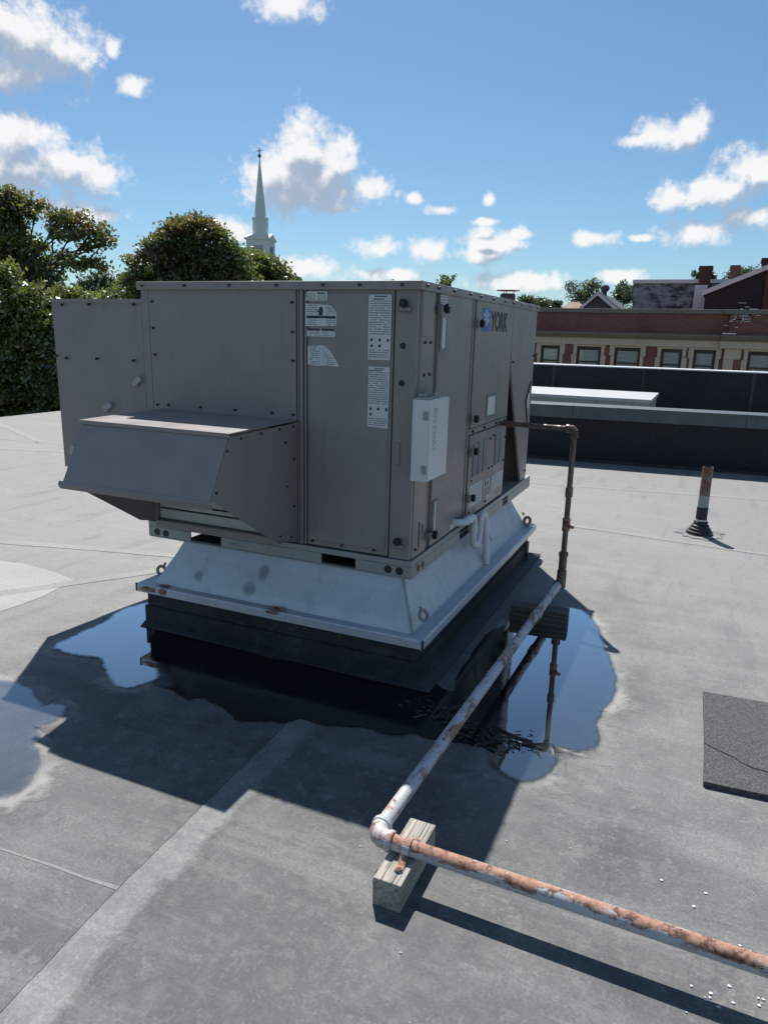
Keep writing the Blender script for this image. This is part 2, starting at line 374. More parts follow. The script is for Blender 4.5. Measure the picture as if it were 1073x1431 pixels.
def water(name='shallow_rain_water', tint=(0.48, 0.52, 0.55), k=6.0):
    m, nt, bs, co, out = mat(name); nt.n.remove(bs)
    bp = nt.new('ShaderNodeBump', {'Height': nt.noise(co, 3.5, 2, .5), 'Strength': .012, 'Distance': .01})
    fr = nt.new('ShaderNodeFresnel', {'IOR': 1.33, 'Normal': bp.outputs[0]})
    tr = nt.new('ShaderNodeBsdfTransparent', {'Color': rgb(*tint)}); gl = nt.new('ShaderNodeBsdfGlossy', {'Color': rgb(1, 1, 1), 'Roughness': .012, 'Normal': bp.outputs[0]})
    ed = nt.new('ShaderNodeAttribute', attribute_name='edge').outputs['Fac']
    ed = nt.ramp(nt.m('ADD', ed, nt.m('MULTIPLY_ADD', nt.noise(co, 16, 6, .65), 1.0, -.5)), .10, .85)
    nt.put(tr.inputs['Color'], nt.mix(nt.ramp(ed, 0, .5), rgb(.93, .93, .94), rgb(*tint)))
    mx = nt.new('ShaderNodeMixShader', {0: nt.m('MULTIPLY', nt.m('MULTIPLY', fr, k, clamp=True), ed), 1: tr.outputs[0], 2: gl.outputs[0]})
    nt.l.new(mx.outputs[0], out.inputs[0]); return m
M['water'] = water(); M['water_thin'] = water('thin_rain_film', (0.72, 0.74, 0.76), 4.0)
def reflection_mat():  # near-black base colour carries the puddle's dark reflection of curb and unit
    m, nt, bs, co, out = mat('painted_dark_reflection')
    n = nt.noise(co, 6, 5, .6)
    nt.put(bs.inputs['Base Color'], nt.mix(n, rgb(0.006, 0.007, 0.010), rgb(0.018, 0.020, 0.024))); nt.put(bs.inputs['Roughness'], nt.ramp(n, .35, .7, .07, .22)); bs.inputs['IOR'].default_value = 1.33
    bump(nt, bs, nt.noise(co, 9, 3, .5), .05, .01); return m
M['reflection_zone'] = reflection_mat()
def silt():
    m, nt, bs, co, out = mat('dried_mineral_silt')
    a = nt.new('ShaderNodeAttribute', attribute_name='edge').outputs['Fac']
    n = nt.noise(co, 14, 7, .68, .8); n2 = nt.noise(co, 3, 3, .5)
    al = nt.m('MULTIPLY', nt.ramp(nt.m('ADD', a, nt.m('MULTIPLY_ADD', n, 1.2, -.6)), .30, .95), nt.ramp(n2, .30, .62, .22, .72))
    nt.put(bs.inputs['Base Color'], nt.mix(n, rgb(0.30, 0.30, 0.285), rgb(0.52, 0.51, 0.48))); bs.inputs['Roughness'].default_value = .8
    nt.put(bs.inputs['Alpha'], al); return m
M['silt'] = silt()
def wet():
    m, nt, bs, co, out = mat('smudge')
    a = nt.new('ShaderNodeAttribute', attribute_name='edge').outputs['Fac']
    n = nt.noise(co, 40, 5, .65)
    nt.put(bs.inputs['Base Color'], rgb(0.13, 0.15, 0.165)); bs.inputs['Roughness'].default_value = .5
    nt.put(bs.inputs['Alpha'], nt.m('MULTIPLY', nt.ramp(nt.m('ADD', a, nt.m('MULTIPLY_ADD', n, .5, -.25)), .05, 1.1), .36)); return m
M['smudge'] = wet()

def glass():
    m, nt, bs, co, out = mat('window_glass'); nt.n.remove(bs)
    mx = nt.new('ShaderNodeMixShader', {0: .11, 1: nt.new('ShaderNodeBsdfTransparent', {'Color': rgb(.85, .9, .88)}).outputs[0],
                                        2: nt.new('ShaderNodeBsdfGlossy', {'Roughness': .03}).outputs[0]})
    nt.l.new(mx.outputs[0], out.inputs[0]); return m
M['glass'] = glass()

def brick(name, a, b, mortar, sx=1.0):
    m, nt, bs, co, _ = mat(name)
    s = nt.new('ShaderNodeSeparateXYZ', {0: co})
    p = nt.new('ShaderNodeCombineXYZ', {0: nt.m('ADD', s.outputs[0], s.outputs[1]), 1: s.outputs[2]}).outputs[0]
    bt = nt.new('ShaderNodeTexBrick', {'Vector': p, 'Color1': rgb(*a), 'Color2': rgb(*b), 'Mortar': rgb(*mortar), 'Scale': 1.0, 'Mortar Size': .007, 'Bias': -.2, 'Brick Width': .21, 'Row Height': .072})
    n = nt.noise(co, .8, 6, .62); n2 = nt.noise(co, 5, 5, .65)
    c = nt.mix(nt.m('MULTIPLY', nt.ramp(n, .42, .7), .5), bt.outputs[0], rgb(*[x * .5 for x in a]))
    c = nt.mix(nt.m('MULTIPLY', nt.ramp(n2, .5, .75), .25), c, rgb(*mortar))
    nt.put(bs.inputs['Base Color'], c); bs.inputs['Roughness'].default_value = .9
    bump(nt, bs, nt.m('SUBTRACT', 1.0, bt.outputs['Fac']), .5, .01); return m
M['brick'] = brick('red_brick', (0.275, 0.100, 0.078), (0.205, 0.08, 0.065), (0.24, 0.17, 0.14))
M['brick_dark'] = brick('dark_chimney_brick', (0.12, 0.04, 0.03), (0.08, 0.03, 0.025), (0.13, 0.09, 0.08))
M['brick_black'] = brick('black_gable_brick', (0.030, 0.026, 0.028), (0.022, 0.02, 0.02), (0.04, 0.035, 0.035))
def limewash():
    m, nt, bs, co, _ = mat('peeling_whitewashed_brick')
    n = nt.noise(co, .5, 8, .7, .4); n2 = nt.noise(nt.vm('MULTIPLY', co, (1, 1, 3)), 1.6, 8, .7)
    f = nt.m('ADD', nt.m('MULTIPLY', n, .6), nt.m('MULTIPLY', n2, .5))
    c = nt.mix(nt.ramp(f, .45, .64), rgb(0.30, 0.335, 0.385), rgb(0.035, 0.035, 0.04))
    nt.put(bs.inputs['Base Color'], c); bs.inputs['Roughness'].default_value = .9; return m
M['limewash'] = limewash()

def leafmat(name, a, b, c3, trans=.42):
    m, nt, bs, co, out = mat(name); nt.n.remove(bs)
    t = nt.new('ShaderNodeAttribute', attribute_name='tint').outputs['Fac']
    c = nt.mix(nt.ramp(t, 0, .6, smooth=False), rgb(*a), rgb(*b)); c = nt.mix(nt.ramp(t, .60, .95, smooth=False), c, rgb(*c3))
    d = nt.new('ShaderNodeBsdfDiffuse', {'Color': c}); tl = nt.new('ShaderNodeBsdfTranslucent', {'Color': nt.mix(.5, c, rgb(0.20, 0.24, 0.03), 'ADD')})
    gl = nt.new('ShaderNodeBsdfGlossy', {'Color': rgb(.9, .95, 1), 'Roughness': .4})
    m1 = nt.new('ShaderNodeMixShader', {0: trans, 1: d.outputs[0], 2: tl.outputs[0]})
    m2 = nt.new('ShaderNodeMixShader', {0: .09, 1: m1.outputs[0], 2: gl.outputs[0]})
    nt.l.new(m2.outputs[0], out.inputs[0]); return m
M['leaf_maple'] = leafmat('maple_leaf', (0.050, 0.088, 0.018), (0.105, 0.140, 0.030), (0.21, 0.095, 0.04))
M['leaf_lime'] = leafmat('yellow_green_leaf', (0.065, 0.110, 0.016), (0.14, 0.175, 0.028), (0.14, 0.15, 0.03))
M['leaf_dark'] = leafmat('deep_green_leaf', (0.03, 0.06, 0.02), (0.055, 0.09, 0.03), (0.08, 0.10, 0.03), .25)
M['leaf_far'] = leafmat('distant_leaf', (0.04, 0.075, 0.03), (0.075, 0.11, 0.04), (0.09, 0.12, 0.05), .25)
M['bark'] = painted('bark', (0.075, 0.06, 0.048), .9, .5, 6)

# ================================================================== SETTING
g = MB().add([(-1500, -400, -9), (1500, -400, -9), (1500, 2600, -9), (-1500, 2600, -9)], [(0, 1, 2, 3)]).build('ground', M['asphalt_street']); tag(g, kind='structure')

def wall_y(x): return 9.60 + .101 * (x + 2.0)
RX0, RX1, RY0 = -11.55, 7.0, -8.0
mb = MB()
nx, ny = 60, 50
xs = np.linspace(RX0, RX1, nx + 1); ts = np.linspace(0, 1, ny + 1)
for t in ts:
    for x in xs:
        y = RY0 + (wall_y(x) - RY0) * t
        mb.v.append((x, y, 0.0))
for j in range(ny):
    for i in range(nx):
        a = j * (nx + 1) + i; mb.f.append((a, a + 1, a + nx + 2, a + nx + 1))
roof = mb.build('roof', M['roof']); tag(roof, kind='structure')
# building below the roof
MB().prism([(RX0 + .02, RY0 + .02), (RX1 - .02, RY0 + .02), (RX1 - .02, wall_y(RX1) - .02), (RX0 + .02, wall_y(RX0) - .02)], -9, -.02, 'z').build('building_body', M['brick'], roof)
MB().box(RX0 - .06, RX0 + .05, RY0, wall_y(RX0), -.2, .035).build('roof_edge_strip', M['galv_dull'], roof, bevel=.006)

def strip(name, pts, w, m, z=.0025, th=.001):   # a welded membrane strip lying on the roof, with a raised edge
    mb = MB(); pts = [Vector((p[0], p[1], 0)) for p in pts]
    for a, b in zip(pts[:-1], pts[1:]):
        n = max(2, int((b - a).length / .12)); d = (b - a).normalized(); s = Vector((-d.y, d.x, 0))
        row = []
        for i in range(n + 1):
            p = a + (b - a) * i / n; j = RND.uniform(-.004, .004); j2 = RND.uniform(-.004, .004)
            row.append((p - s * (w / 2 + j), p + s * (w / 2 + j2)))
        for (l0, r0), (l1, r1) in zip(row[:-1], row[1:]):
            mb.hexa([(l0.x, l0.y, 0.001), (r0.x, r0.y, 0.001), (r1.x, r1.y, 0.001), (l1.x, l1.y, 0.001)], [(l0.x, l0.y, z + th), (r0.x, r0.y, z + th), (r1.x, r1.y, z + th), (l1.x, l1.y, z + th)])
    return mb.build(name, m, roof)
mb = MB(); val = []; lap = MB(); pp = [Vector(p) for p in ((-1.412, 2.45), (-1.386, 1.77), (-1.368, 1.304), (-1.329, .86), (-1.27, 0), (-1.1, -3))]; row = []
for a_, b_ in zip(pp[:-1], pp[1:]):
    n_ = max(1, int((b_ - a_).length / .05))
    for i in range(n_): row.append(a_.lerp(b_, i / n_) + Vector((RND.uniform(-.0022, .0022), 0)))
for i, p in enumerate(row):
    for dx, z, e_ in ((0, .0036, 1), (.04, .0028, 1), (.095, .0018, .8), (.15, .0010, .35), (.21, .0006, 0)):
        mb.v.append((p.x + dx, p.y, z)); val.append(e_)
    if i:
        for k in range(4): mb.f.append(((i-1)*5+k, i*5+k, i*5+k+1, (i-1)*5+k+1))
        q_ = row[i - 1]; w_ = .0035 + .003 * RND.random()
        lap.hexa([(q_.x - .005, q_.y, .0004), (q_.x - .0003, q_.y, .0004), (p.x - .0003, p.y, .0004), (p.x - .005, p.y, .0004)], [(q_.x - .004, q_.y, .0022), (q_.x - .0003, q_.y, .0030), (p.x - .0003, p.y, .0030), (p.x - .004, p.y, .0022)])
sm_ = mb.build('membrane_seam', M['seam_fade'], roof); sm_.data.attributes.new('edge', 'FLOAT', 'POINT').data.foreach_set('value', val)
lap.build('lap_caulk', M['rubber'], roof)
MB().prism([tuple(on_z(*p).xy) for p in ((-60, 782), (0, 784), (36, 788), (80, 801), (104, 811), (60, 834), (30, 845), (0, 855), (-60, 880))], .0006, .0018, 'z').build('membrane_patch', M['patch_sheet'], roof)
strip('membrane_seam', [(-11.4, .93), (-4.0, 1.19), (-1.85, 1.27), (-1.367, 1.303)], .012, M['seam'], .0006, .0003)
strip('membrane_seam', [(-1.2, 7.95), (1.2, 8.38), (5, 8.9)], .07, M['seam'], .0014, .0004)
strip('membrane_seam', [(-11.4, 6.9), (-5.5, 7.25), (-1.2, 7.95)], .06, M['seam'], .0014, .0004)
strip('membrane_seam', [(-.95, 6.18), (.6, 6.04), (5.5, 5.6)], .07, M['seam'], .0018, .0006)
strip('membrane_seam', [(-11.3, 8.6), (-8.3, 7.12)], .12, M['seam'], .0014, .0004)
strip('membrane_seam', [(-11.3, 5.55), (-8.29, 6.45), (-7.0, 6.85)], .12, M['seam'], .0014, .0004)
strip('membrane_seam', [(-6.6, 3.0), (-3.9, 3.75), (-2.8, 4.0)], .09, M['seam'], .0018, .0006)
strip('membrane_seam', [(-6.0, 1.45), (-3.95, 2.45), (-3.1, 3.7)], .09, M['seam'], .0018, .0006)

# ---- puddles
def smooth_outline(pts, sub=6, jit=.0045):
    pts = [Vector((p[0], p[1])) for p in pts]; n = len(pts); out = []
    for i in range(n):
        p0, p1, p2, p3 = pts[i - 1], pts[i], pts[(i + 1) % n], pts[(i + 2) % n]
        for k in range(sub):
            t = k / sub
            q = .5 * ((2 * p1) + (p2 - p0) * t + (2 * p0 - 5 * p1 + 4 * p2 - p3) * t * t + (3 * p1 - p0 - 3 * p2 + p3) * t ** 3)
            out.append(q + Vector((RND.uniform(-jit, jit), RND.uniform(-jit, jit))))
    return out
def puddle(pts, name, label, m='water'):
    o = smooth_outline(pts)
    if sum(o[i].x * o[(i + 1) % len(o)].y - o[(i + 1) % len(o)].x * o[i].y for i in range(len(o))) < 0: o.reverse()
    n = len(o); mb = MB(); mb.v = [(p.x, p.y, .0085) for p in o]; mb.f = [tuple(range(n))]
    for i in range(n):
        d = (o[(i + 4) % n] - o[(i - 4) % n]).normalized(); p = o[i] + Vector((d.y, -d.x)) * .042; mb.v.append((p.x, p.y, .0084))
    for i in range(n): mb.f.append((i, n + i, n + (i + 1) % n, (i + 1) % n))
    w = mb.build(name, M[m]); tag(w, kind='structure'); w.data.attributes.new('edge', 'FLOAT', 'POINT').data.foreach_set('value', [1.0] * n + [0.0] * n)
    # dried ring round it
    n = len(o); mb = MB(); val = []
    area = sum(o[i].x * o[(i + 1) % n].y - o[(i + 1) % n].x * o[i].y for i in range(n)); sg = 1 if area > 0 else -1
    for k, (off, e) in enumerate(((-.02, .35), (.04, 1.0), (.09, .55), (.22, 0.0))):
        for i in range(n):
            d = (o[(i + 3) % n] - o[(i - 3) % n]).normalized(); nr = Vector((d.y, -d.x)) * sg
            p = o[i] + nr * off; mb.v.append((p.x, p.y, .0045)); val.append(e)
    for k in range(3):
        for i in range(n): mb.f.append((k*n+i, k*n+(i+1) % n, (k+1)*n+(i+1) % n, (k+1)*n+i))
    r = mb.build('silt_edge', M['silt'], roof)
    at_ = r.data.attributes.new('edge', 'FLOAT', 'POINT'); at_.data.foreach_set('value', val)
    r['kind'] = 'stuff'
    return w
big_px = [(798,853),(824,869),(837,903),(850,940),(852,959),(846,977),(837,989),(831,1000),(824,1011),(828,1030),(822,1041),(806,1045),(785,1043),(768,1040),(760,1050),(767,1060),(766,1070),(746,1086),(724,1087),(706,1077),(697,1068),(699,1056),
          (672,1046),(649,1040),(618,1036),(597,1033),(575,1026),(550,1029),(530,1024),(508,1017),(485,1017),(463,1015),(445,1013),(434,1009),(420,1006),(401,1011),(380,1009),(360,1009),(340,1009),(328,1006),(318,996),(300,984),(278,976),(262,978),(246,968),(233,962),(214,957),(196,956),(180,959),(168,956),(158,942),(152,928),(146,919),(130,916),(112,914),(84,905),(100,896),(118,888),(154,870),(182,852)]
gz = lambda *ps: [tuple(on_z(*p).xy) for p in ps]
k0 = big_px.index((214, 957)); k1 = big_px.index((699, 1056))
puddle(gz((716, 872), (760, 862)) + [tuple(on_z(*p).xy) for p in big_px[:k1 + 1]] + gz((706, 1035), (709, 960), (713, 900)), 'rain_puddle', '')
puddle([tuple(on_z(*p).xy) for p in big_px[k0 + 1:]] + [(-2.72, 3.15), (-2.56, 3.2), (-2.56, 2.9)] + gz((205, 893), (209, 920), (214, 946)), 'rain_puddle', '')
reflection_zone = smooth_outline(gz((207, 893), (211, 922), (215, 946), (214, 957)) + [tuple(on_z(*p).xy) for p in big_px[k1:k0][::-1]] + gz((705, 1035), (708, 960), (712, 900), (716, 872), (698, 879), (679, 889), (660, 915), (640, 945), (628, 968)) + [(-1.12, 3.0), (-1.3, 3.2), (-2.4, 3.2), (-2.54, 2.9)], 4, .006)
if sum(reflection_zone[i].x * reflection_zone[(i + 1) % len(reflection_zone)].y - reflection_zone[(i + 1) % len(reflection_zone)].x * reflection_zone[i].y for i in range(len(reflection_zone))) < 0: reflection_zone.reverse()
mb = MB(); mb.v = [(p.x, p.y, .0066) for p in reflection_zone]; mb.f = [tuple(range(len(reflection_zone)))]
mb.build('painted_reflection', M['reflection_zone'], roof)  # sheet between the pools, outlined and coloured as the dark curb and unit reflection
puddle([(-4.4, 1.6), (-3.6, 2.02), (-2.98, 1.93), (-2.66, 2.02)] + [tuple(on_z(*p).xy) for p in ((52,990),(74,989),(84,996),(72,1007),(48,1015),(42,1022),(48,1032),(40,1044),(46,1062),(40,1082),(28,1100),(5,1110))] + [(-2.3, 1.38), (-3.2, 1.2), (-4.1, 1.3)], 'rain_puddle', '', 'water_thin')

# litter along the waterline
rr = np.random.default_rng(5)
mb = MB()
path = [on_z(*p).xy for p in ((585,990),(610,995),(632,1012),(655,1022),(690,1038),(720,1042),(745,1045))]
for k in range(170):
    i = rr.integers(0, len(path) - 1); p = path[i].lerp(path[i + 1], rr.random()) + Vector((rr.normal(0, .045), rr.normal(0, .035)))
    a = rr.normal(-.35, .7); L = rr.uniform(.003, .016) if rr.random() < .85 else rr.uniform(.02, .05); w = rr.uniform(.0005, .0013); d = Vector((math.cos(a), math.sin(a))) * L; s = Vector((-math.sin(a), math.cos(a))) * w
    z = .010 + rr.random() * .006
    mb.hexa([(*(p - d - s), z), (*(p + d - s), z + rr.random() * .006), (*(p + d + s), z), (*(p - d + s), z)], [(*(p - d - s), z + .004), (*(p + d - s), z + .007), (*(p + d + s), z + .004), (*(p - d + s), z + .004)])
tag(mb.build('twig_litter', M['wood_dark']), kind='stuff')
mb = MB()
def flake(p, r):
    n = rr.integers(4, 7); a0 = rr.random() * 6; e = rr.uniform(.35, 1)
    pts = [(p.x + math.cos(a0 + i * 6.283 / n) * r * rr.uniform(.6, 1.2), p.y + math.sin(a0 + i * 6.283 / n) * r * e * rr.uniform(.6, 1.2)) for i in range(n)]
    mb.prism(pts, .0012, .0035, 'z')
for px, py, s, n in ((995,1395,25,16),(1060,1400,14,9),(545,1215,45,10),(965,1250,80,8),(510,1190,20,6),(770,1200,120,8),(440,1230,70,7),(1010,1330,40,8),(790,1090,90,6),(330,1120,60,5),(690,1400,120,6)):
    for k in range((n + 1) // 2 if px > 950 else (n + 3) // 4): flake(on_z(px + rr.normal(0, s * .6), py + rr.normal(0, s * .35)), rr.uniform(.001, .0038) * (1.6 if px > 950 else 1))
tag(mb.build('paint_flakes', M['flake']), kind='stuff')

# ================================================================== ROOF CURB, ADAPTER
curb = thing('roof_curb', (-1.83, 3.97, 0), 'low black rubber-covered curb standing in the puddle beneath the flared metal skirt', 'roof curb')
cx0, cx1, cy0, cy1 = -2.61, -1.06, 2.835, 5.08
def ring(mb, r0, z0, r1, z1):                 # frustum walls between two rectangles (x0,x1,y0,y1)
    a = [(r0[0], r0[2], z0), (r0[1], r0[2], z0), (r0[1], r0[3], z0), (r0[0], r0[3], z0)]
    b = [(r1[0], r1[2], z1), (r1[1], r1[2], z1), (r1[1], r1[3], z1), (r1[0], r1[3], z1)]
    mb.add(a + b, [(0, 1, 5, 4), (1, 2, 6, 5), (2, 3, 7, 6), (3, 0, 4, 7)]); return mb
ring(MB(), (cx0, cx1, cy0, cy1), .09, (cx0, cx1, cy0, cy1), .215).build('curb_wall', M['rubber'], curb)
e = .012
mb = ring(MB(), (cx0 - e, cx1 + e, cy0 - e, cy1 + e), .035, (cx0 - e, cx1 + e, cy0 - e, cy1 + e), .118)
ring(mb, (cx0 - .014, cx1 + .09, cy0 - .055, cy1 + .09), .0105, (cx0 - e, cx1 + e, cy0 - e, cy1 + e), .035)
ring(mb, (cx0 - e, cx1 + e, cy0 - e, cy1 + e), .118, (cx0, cx1, cy0, cy1), .121)
mb.build('base_flashing', M['rubber'], curb)
for k in range(2): MB().tube([(cx1 + .02 + k * .02, cy1 - .1 - k * .05, .02), (cx1 + .012 + k * .006, cy1 - .09 - k * .05, .15), (cx1 + .01, cy1 - .085 - k * .05, .2)], .008, 6).build('membrane_fold', M['rubber'], curb, smooth=True)

ad = thing('curb_adapter', (-1.83, 3.97, .2), 'galvanised flared sheet-metal skirt between the black curb and the air handling unit', 'metal skirt')
lx0, lx1, ly0, ly1 = -2.65, -1.017, 2.80, 5.125
bot = (-2.56, -1.085, 2.845, 5.05); top = (-2.44, -1.185, 2.955, 4.93)
mb = MB()
prof = [(0, .247), (.16, .29), (.42, .345), (.70, .405), (1, .478)]
def lerp4(t): return tuple(bot[i] + (top[i] - bot[i]) * t for i in range(4))
for (a, za), (b, zb) in zip(prof[:-1], prof[1:]): ring(mb, lerp4(a), za, lerp4(b), zb)
mb.build('skirt', M['galv'], ad)
mb = MB(); ring(mb, bot, .2475, (lx0, lx1, ly0, ly1), .246); mb.build('flange', M['galv'], ad)
mb = MB(); ring(mb, (lx0, lx1, ly0, ly1), .246, (lx0 - .004, lx1 + .004, ly0 - .004, ly1 + .004), .240)
ring(mb, (lx0 - .004, lx1 + .004, ly0 - .004, ly1 + .004), .240, (lx0 - .004, lx1 + .004, ly0 - .004, ly1 + .004), .203)
ring(mb, (lx0 - .004, lx1 + .004, ly0 - .004, ly1 + .004), .203, (lx0 + .03, lx1 - .03, ly0 + .03, ly1 - .03), .205)
mb.build('drip_edge', M['galv'], ad)
mb = MB().tube([(bot[1] + .002, bot[2] - .002, .25), ((bot[1] + top[1]) / 2 + .003, (bot[2] + top[2]) / 2 - .003, .36), (top[1] + .002, top[2] - .002, .475)], .007, 8)
mb.build('corner_seam', M['galv_dull'], ad, smooth=True)
for x, y in ((lx1, ly0), (lx0, ly0)): B(x - .0035, x + .0055, y - .0055, y + .0035, .205, .2475).build('corner_joint', M['dark_gap'], ad)
def lug(c, ax, tail):
    c = Vector(c); mb = MB().torus(c, .024, .0085, ax); mb.tube([c + Vector(tail) * .026, c + Vector(tail) * .05], .007, 8)
    t = MB(); o = mb.build('lifting_ring', M['steel'], ad, smooth=True); return o
lug((-1.062, 2.925, .315), (.75, -.35, .45), (-.35, -.1, .8))
lug((-2.565, 2.90, .30), (.15, -1, .1), (.5, .1, .9))
mb = MB().torus((-1.062, 5.03, .285), .028, .011, (.8, -.6, .15)); mb.tube([(-1.09, 5.03, .325), (-1.10, 5.03, .345)], .007, 8)
mb.build('lifting_ring', M['rust'], ad, smooth=True)
def blob(name, c, u, v, ru, rv, m, parent, lift, n=26, seed=0, ed=False):
    r_ = random.Random(seed); c = Vector(c); u = Vector(u).normalized(); v = Vector(v).normalized(); nrm = u.cross(v).normalized()
    mb = MB(); val = [1.0]; mb.v.append(tuple(c + nrm * lift))
    for k, s in ((0, .6), (1, 1.0)):
        for i in range(n):
            a = 6.2832 * i / n; j = 1 + (r_.uniform(-.22, .22) if not ed else r_.uniform(-.06, .06))
            mb.v.append(tuple(c + nrm * lift + u * math.cos(a) * ru * s * j + v * math.sin(a) * rv * s * j)); val.append(.7 if k == 0 else 0.0)
    for i in range(n):
        mb.f.append((0, 1 + i, 1 + (i + 1) % n)); mb.f.append((1 + i, 1 + n + i, 1 + n + (i + 1) % n, 1 + (i + 1) % n))
    o = mb.build(name, m, parent)
    if ed: o.data.attributes.new('edge', 'FLOAT', 'POINT').data.foreach_set('value', val)
    return o
sl = Vector((0, top[2] - bot[2], .231)).normalized()
for (x, t, ru, rv, s) in ((-1.92, .62, .042, .055, 1), (-1.98, .22, .05, .05, 2), (-2.30, .30, .03, .035, 5)):
    b = prof; z = np.interp(t, [p[0] for p in prof], [p[1] for p in prof]); y = bot[2] + (top[2] - bot[2]) * t
    blob('dull_smudge', (x, y, z), (1, 0, 0), sl, ru, rv, M['smudge'], ad, .004, seed=s, ed=True)
blob('rust_patch', (-1.78, 2.815, .25), (1, 0, 0), (.25, 1, .3), .045, .02, M['rust'], ad, .003, seed=11)
blob('rust_patch', (-1.80, ly0 - .006, .238), (1, 0, 0), (0, 0, 1), .038, .009, M['rust'], ad, .001, seed=12)
blob('rust_patch', (-2.475, 2.82, .25), (1, 0, 0), (.1, 1, .1), .032, .018, M['rust'], ad, .003, seed=13)
blob('rust_patch', (-2.475, ly0 - .006, .226), (1, 0, 0), (0, 0, 1), .028, .018, M['rust'], ad, .001, seed=14)
blob('rust_patch', (-2.57, ly0 - .006, .226), (1, 0, 0), (0, 0, 1), .05, .014, M['rust'], ad, .001, seed=15)
# pale repair patch on the right side of the skirt
zf = lambda t: np.interp(t, [p[0] for p in prof], [p[1] for p in prof])
def skR(y, t): return (bot[1] + (top[1] - bot[1]) * t + .003, y, float(zf(t)) + .002)
MB().add([skR(4.28, .30), skR(4.50, .42), skR(4.44, .92), skR(4.20, .82)], [(0, 1, 2, 3)]).build('patch', M['patch_metal'], ad)

# ================================================================== ROOFTOP UNIT
UX0, UX1, UY0, UY1, UZ0, UZ1 = -2.648, -1.151, 2.95, 5.245, .56, 1.768
unit = thing('air_handling_unit', (-1.9, 4.1, .475), 'large taupe air handling unit with intake hood, printed labels and blue maker\'s logo', 'HVAC unit')
T = M['taupe']
R_ = UX1                                       # right face plane
def frontP(name, x0, x1, z0, z1, proud=.006, m=T, th=.02, bev=.003): return B(x0, x1, UY0 - proud, UY0 + th, z0, z1).build(name, m, unit, bevel=bev)
def rightP(name, y0, y1, z0, z1, proud=.006, m=T, th=.02, bev=.003): return B(R_ - th, R_ + proud, y0, y1, z0, z1).build(name, m, unit, bevel=bev)
B(UX0 + .006, R_ - .012, UY0 + .012, 4.565, UZ0, UZ1).build('cabinet', M['dark_gap'], unit)
B(UX0 + .006, R_ - .22, 4.566, UY1 - .004, UZ0, UZ1).build('condenser_section', T, unit)
B(R_ - .219, R_ - .02, UY1 - .03, UY1 - .004, UZ0, UZ1 - .01).build('rear_panel', T, unit)
B(R_ - .219, R_ - .014, 4.566, UY1 - .031, UZ1 - .03, UZ1 - .002).build('inner_top', T, unit)
mb = MB().box(UX0 - .012, R_ + .014, UY0 - .018, UY1 + .02, UZ1 + .0015, UZ1 + .026)
mb.box(UX0 - .014, R_ + .016, UY0 - .020, UY0 - .014, UZ1 - .012, UZ1 + .0245); mb.box(R_ + .010, R_ + .016, UY0 - .0135, UY1 + .022, UZ1 - .012, UZ1 + .0245); mb.box(UX0 - .014, UX0 - .008, UY0 - .0135, UY1 + .022, UZ1 - .012, UZ1 + .0245)
mb.build('top_panel', T, unit, bevel=.002)
# front face
frontP('corner_post', UX0, -2.602, UZ0, UZ1 - .002, .004)
frontP('front_panel', -2.598, -1.748, 1.160, UZ1 - .004, .007)
frontP('lower_panel', -2.598, -1.748, UZ0 + .002, 1.157, .002)
frontP('center_post', -1.728, -1.712, UZ0, UZ1 - .002, .008); frontP('center_post', -1.743, -1.734, UZ0, UZ1 - .002, .003)
frontP('center_post', -1.706, -1.695, UZ0, UZ1 - .002, .003)
frontP('access_door', -1.688, -1.262, UZ0 + .004, UZ1 - .006, .002)
frontP('door_skin', -1.672, -1.276, UZ0 + .03, UZ1 - .026, .007)
frontP('corner_post', -1.255, R_ - .001, UZ0, UZ1 - .002, .005)
# right face
B(R_ - .03, R_ + .003, UY0 + .021, 3.135, UZ0, UZ1 - .003).build('corner_post', T, unit, bevel=.002)
rightP('post_cover', UY0 + .03, 3.125, 1.565, UZ1 - .01, .009); rightP('post_cover', UY0 + .03, 3.11, .98, 1.558, .007)
rightP('access_door', 3.195, 3.685, UZ0 + .004, UZ1 - .004, .007)
rightP('hinge_channel', 3.145, 3.188, UZ0, UZ1 - .004, -.006)
for y0, y1, pr in ((3.695, 3.710, .004), (3.717, 3.733, .008), (3.742, 3.762, .001)): rightP('door_stile', y0, y1, UZ0, UZ1 - .004, pr)
rightP('access_door', 3.772, 4.555, 1.082, UZ1 - .006, .008)
rightP('door_rail', 3.772, 4.562, 1.046, 1.076, .003)
rightP('louver_panel', 3.782, 4.562, UZ0 + .012, 1.040, .007)
# condenser end panel with its raked edge
MB().prism([(4.578, UZ1 - .004), (UY1, UZ1 - .004), (UY1, UZ0 + .002), (5.09, UZ0 + .002), (4.605, 1.36), (4.578, 1.50)], R_ - .012, R_ + .004, 'x').build('end_panel', T, unit, bevel=.002)
mb = MB(); mb.tube([(R_ + .008, 5.18, 1.27), (R_ + .008, 5.06, 1.14), (R_ + .008, 5.16, .97)], .0055, 6); mb.build('control_wire', M['black'], unit, smooth=True)
B(R_ + .004, R_ + .010, 5.115, 5.165, 1.085, 1.19).build('label', M['paper'], unit)
mb = MB(); mb.tube([(R_ - .10, 4.585, .80), (R_ - .10, 4.585, .92)], .03, 12); mb.build('service_valve', M['steel'], unit, smooth=True)
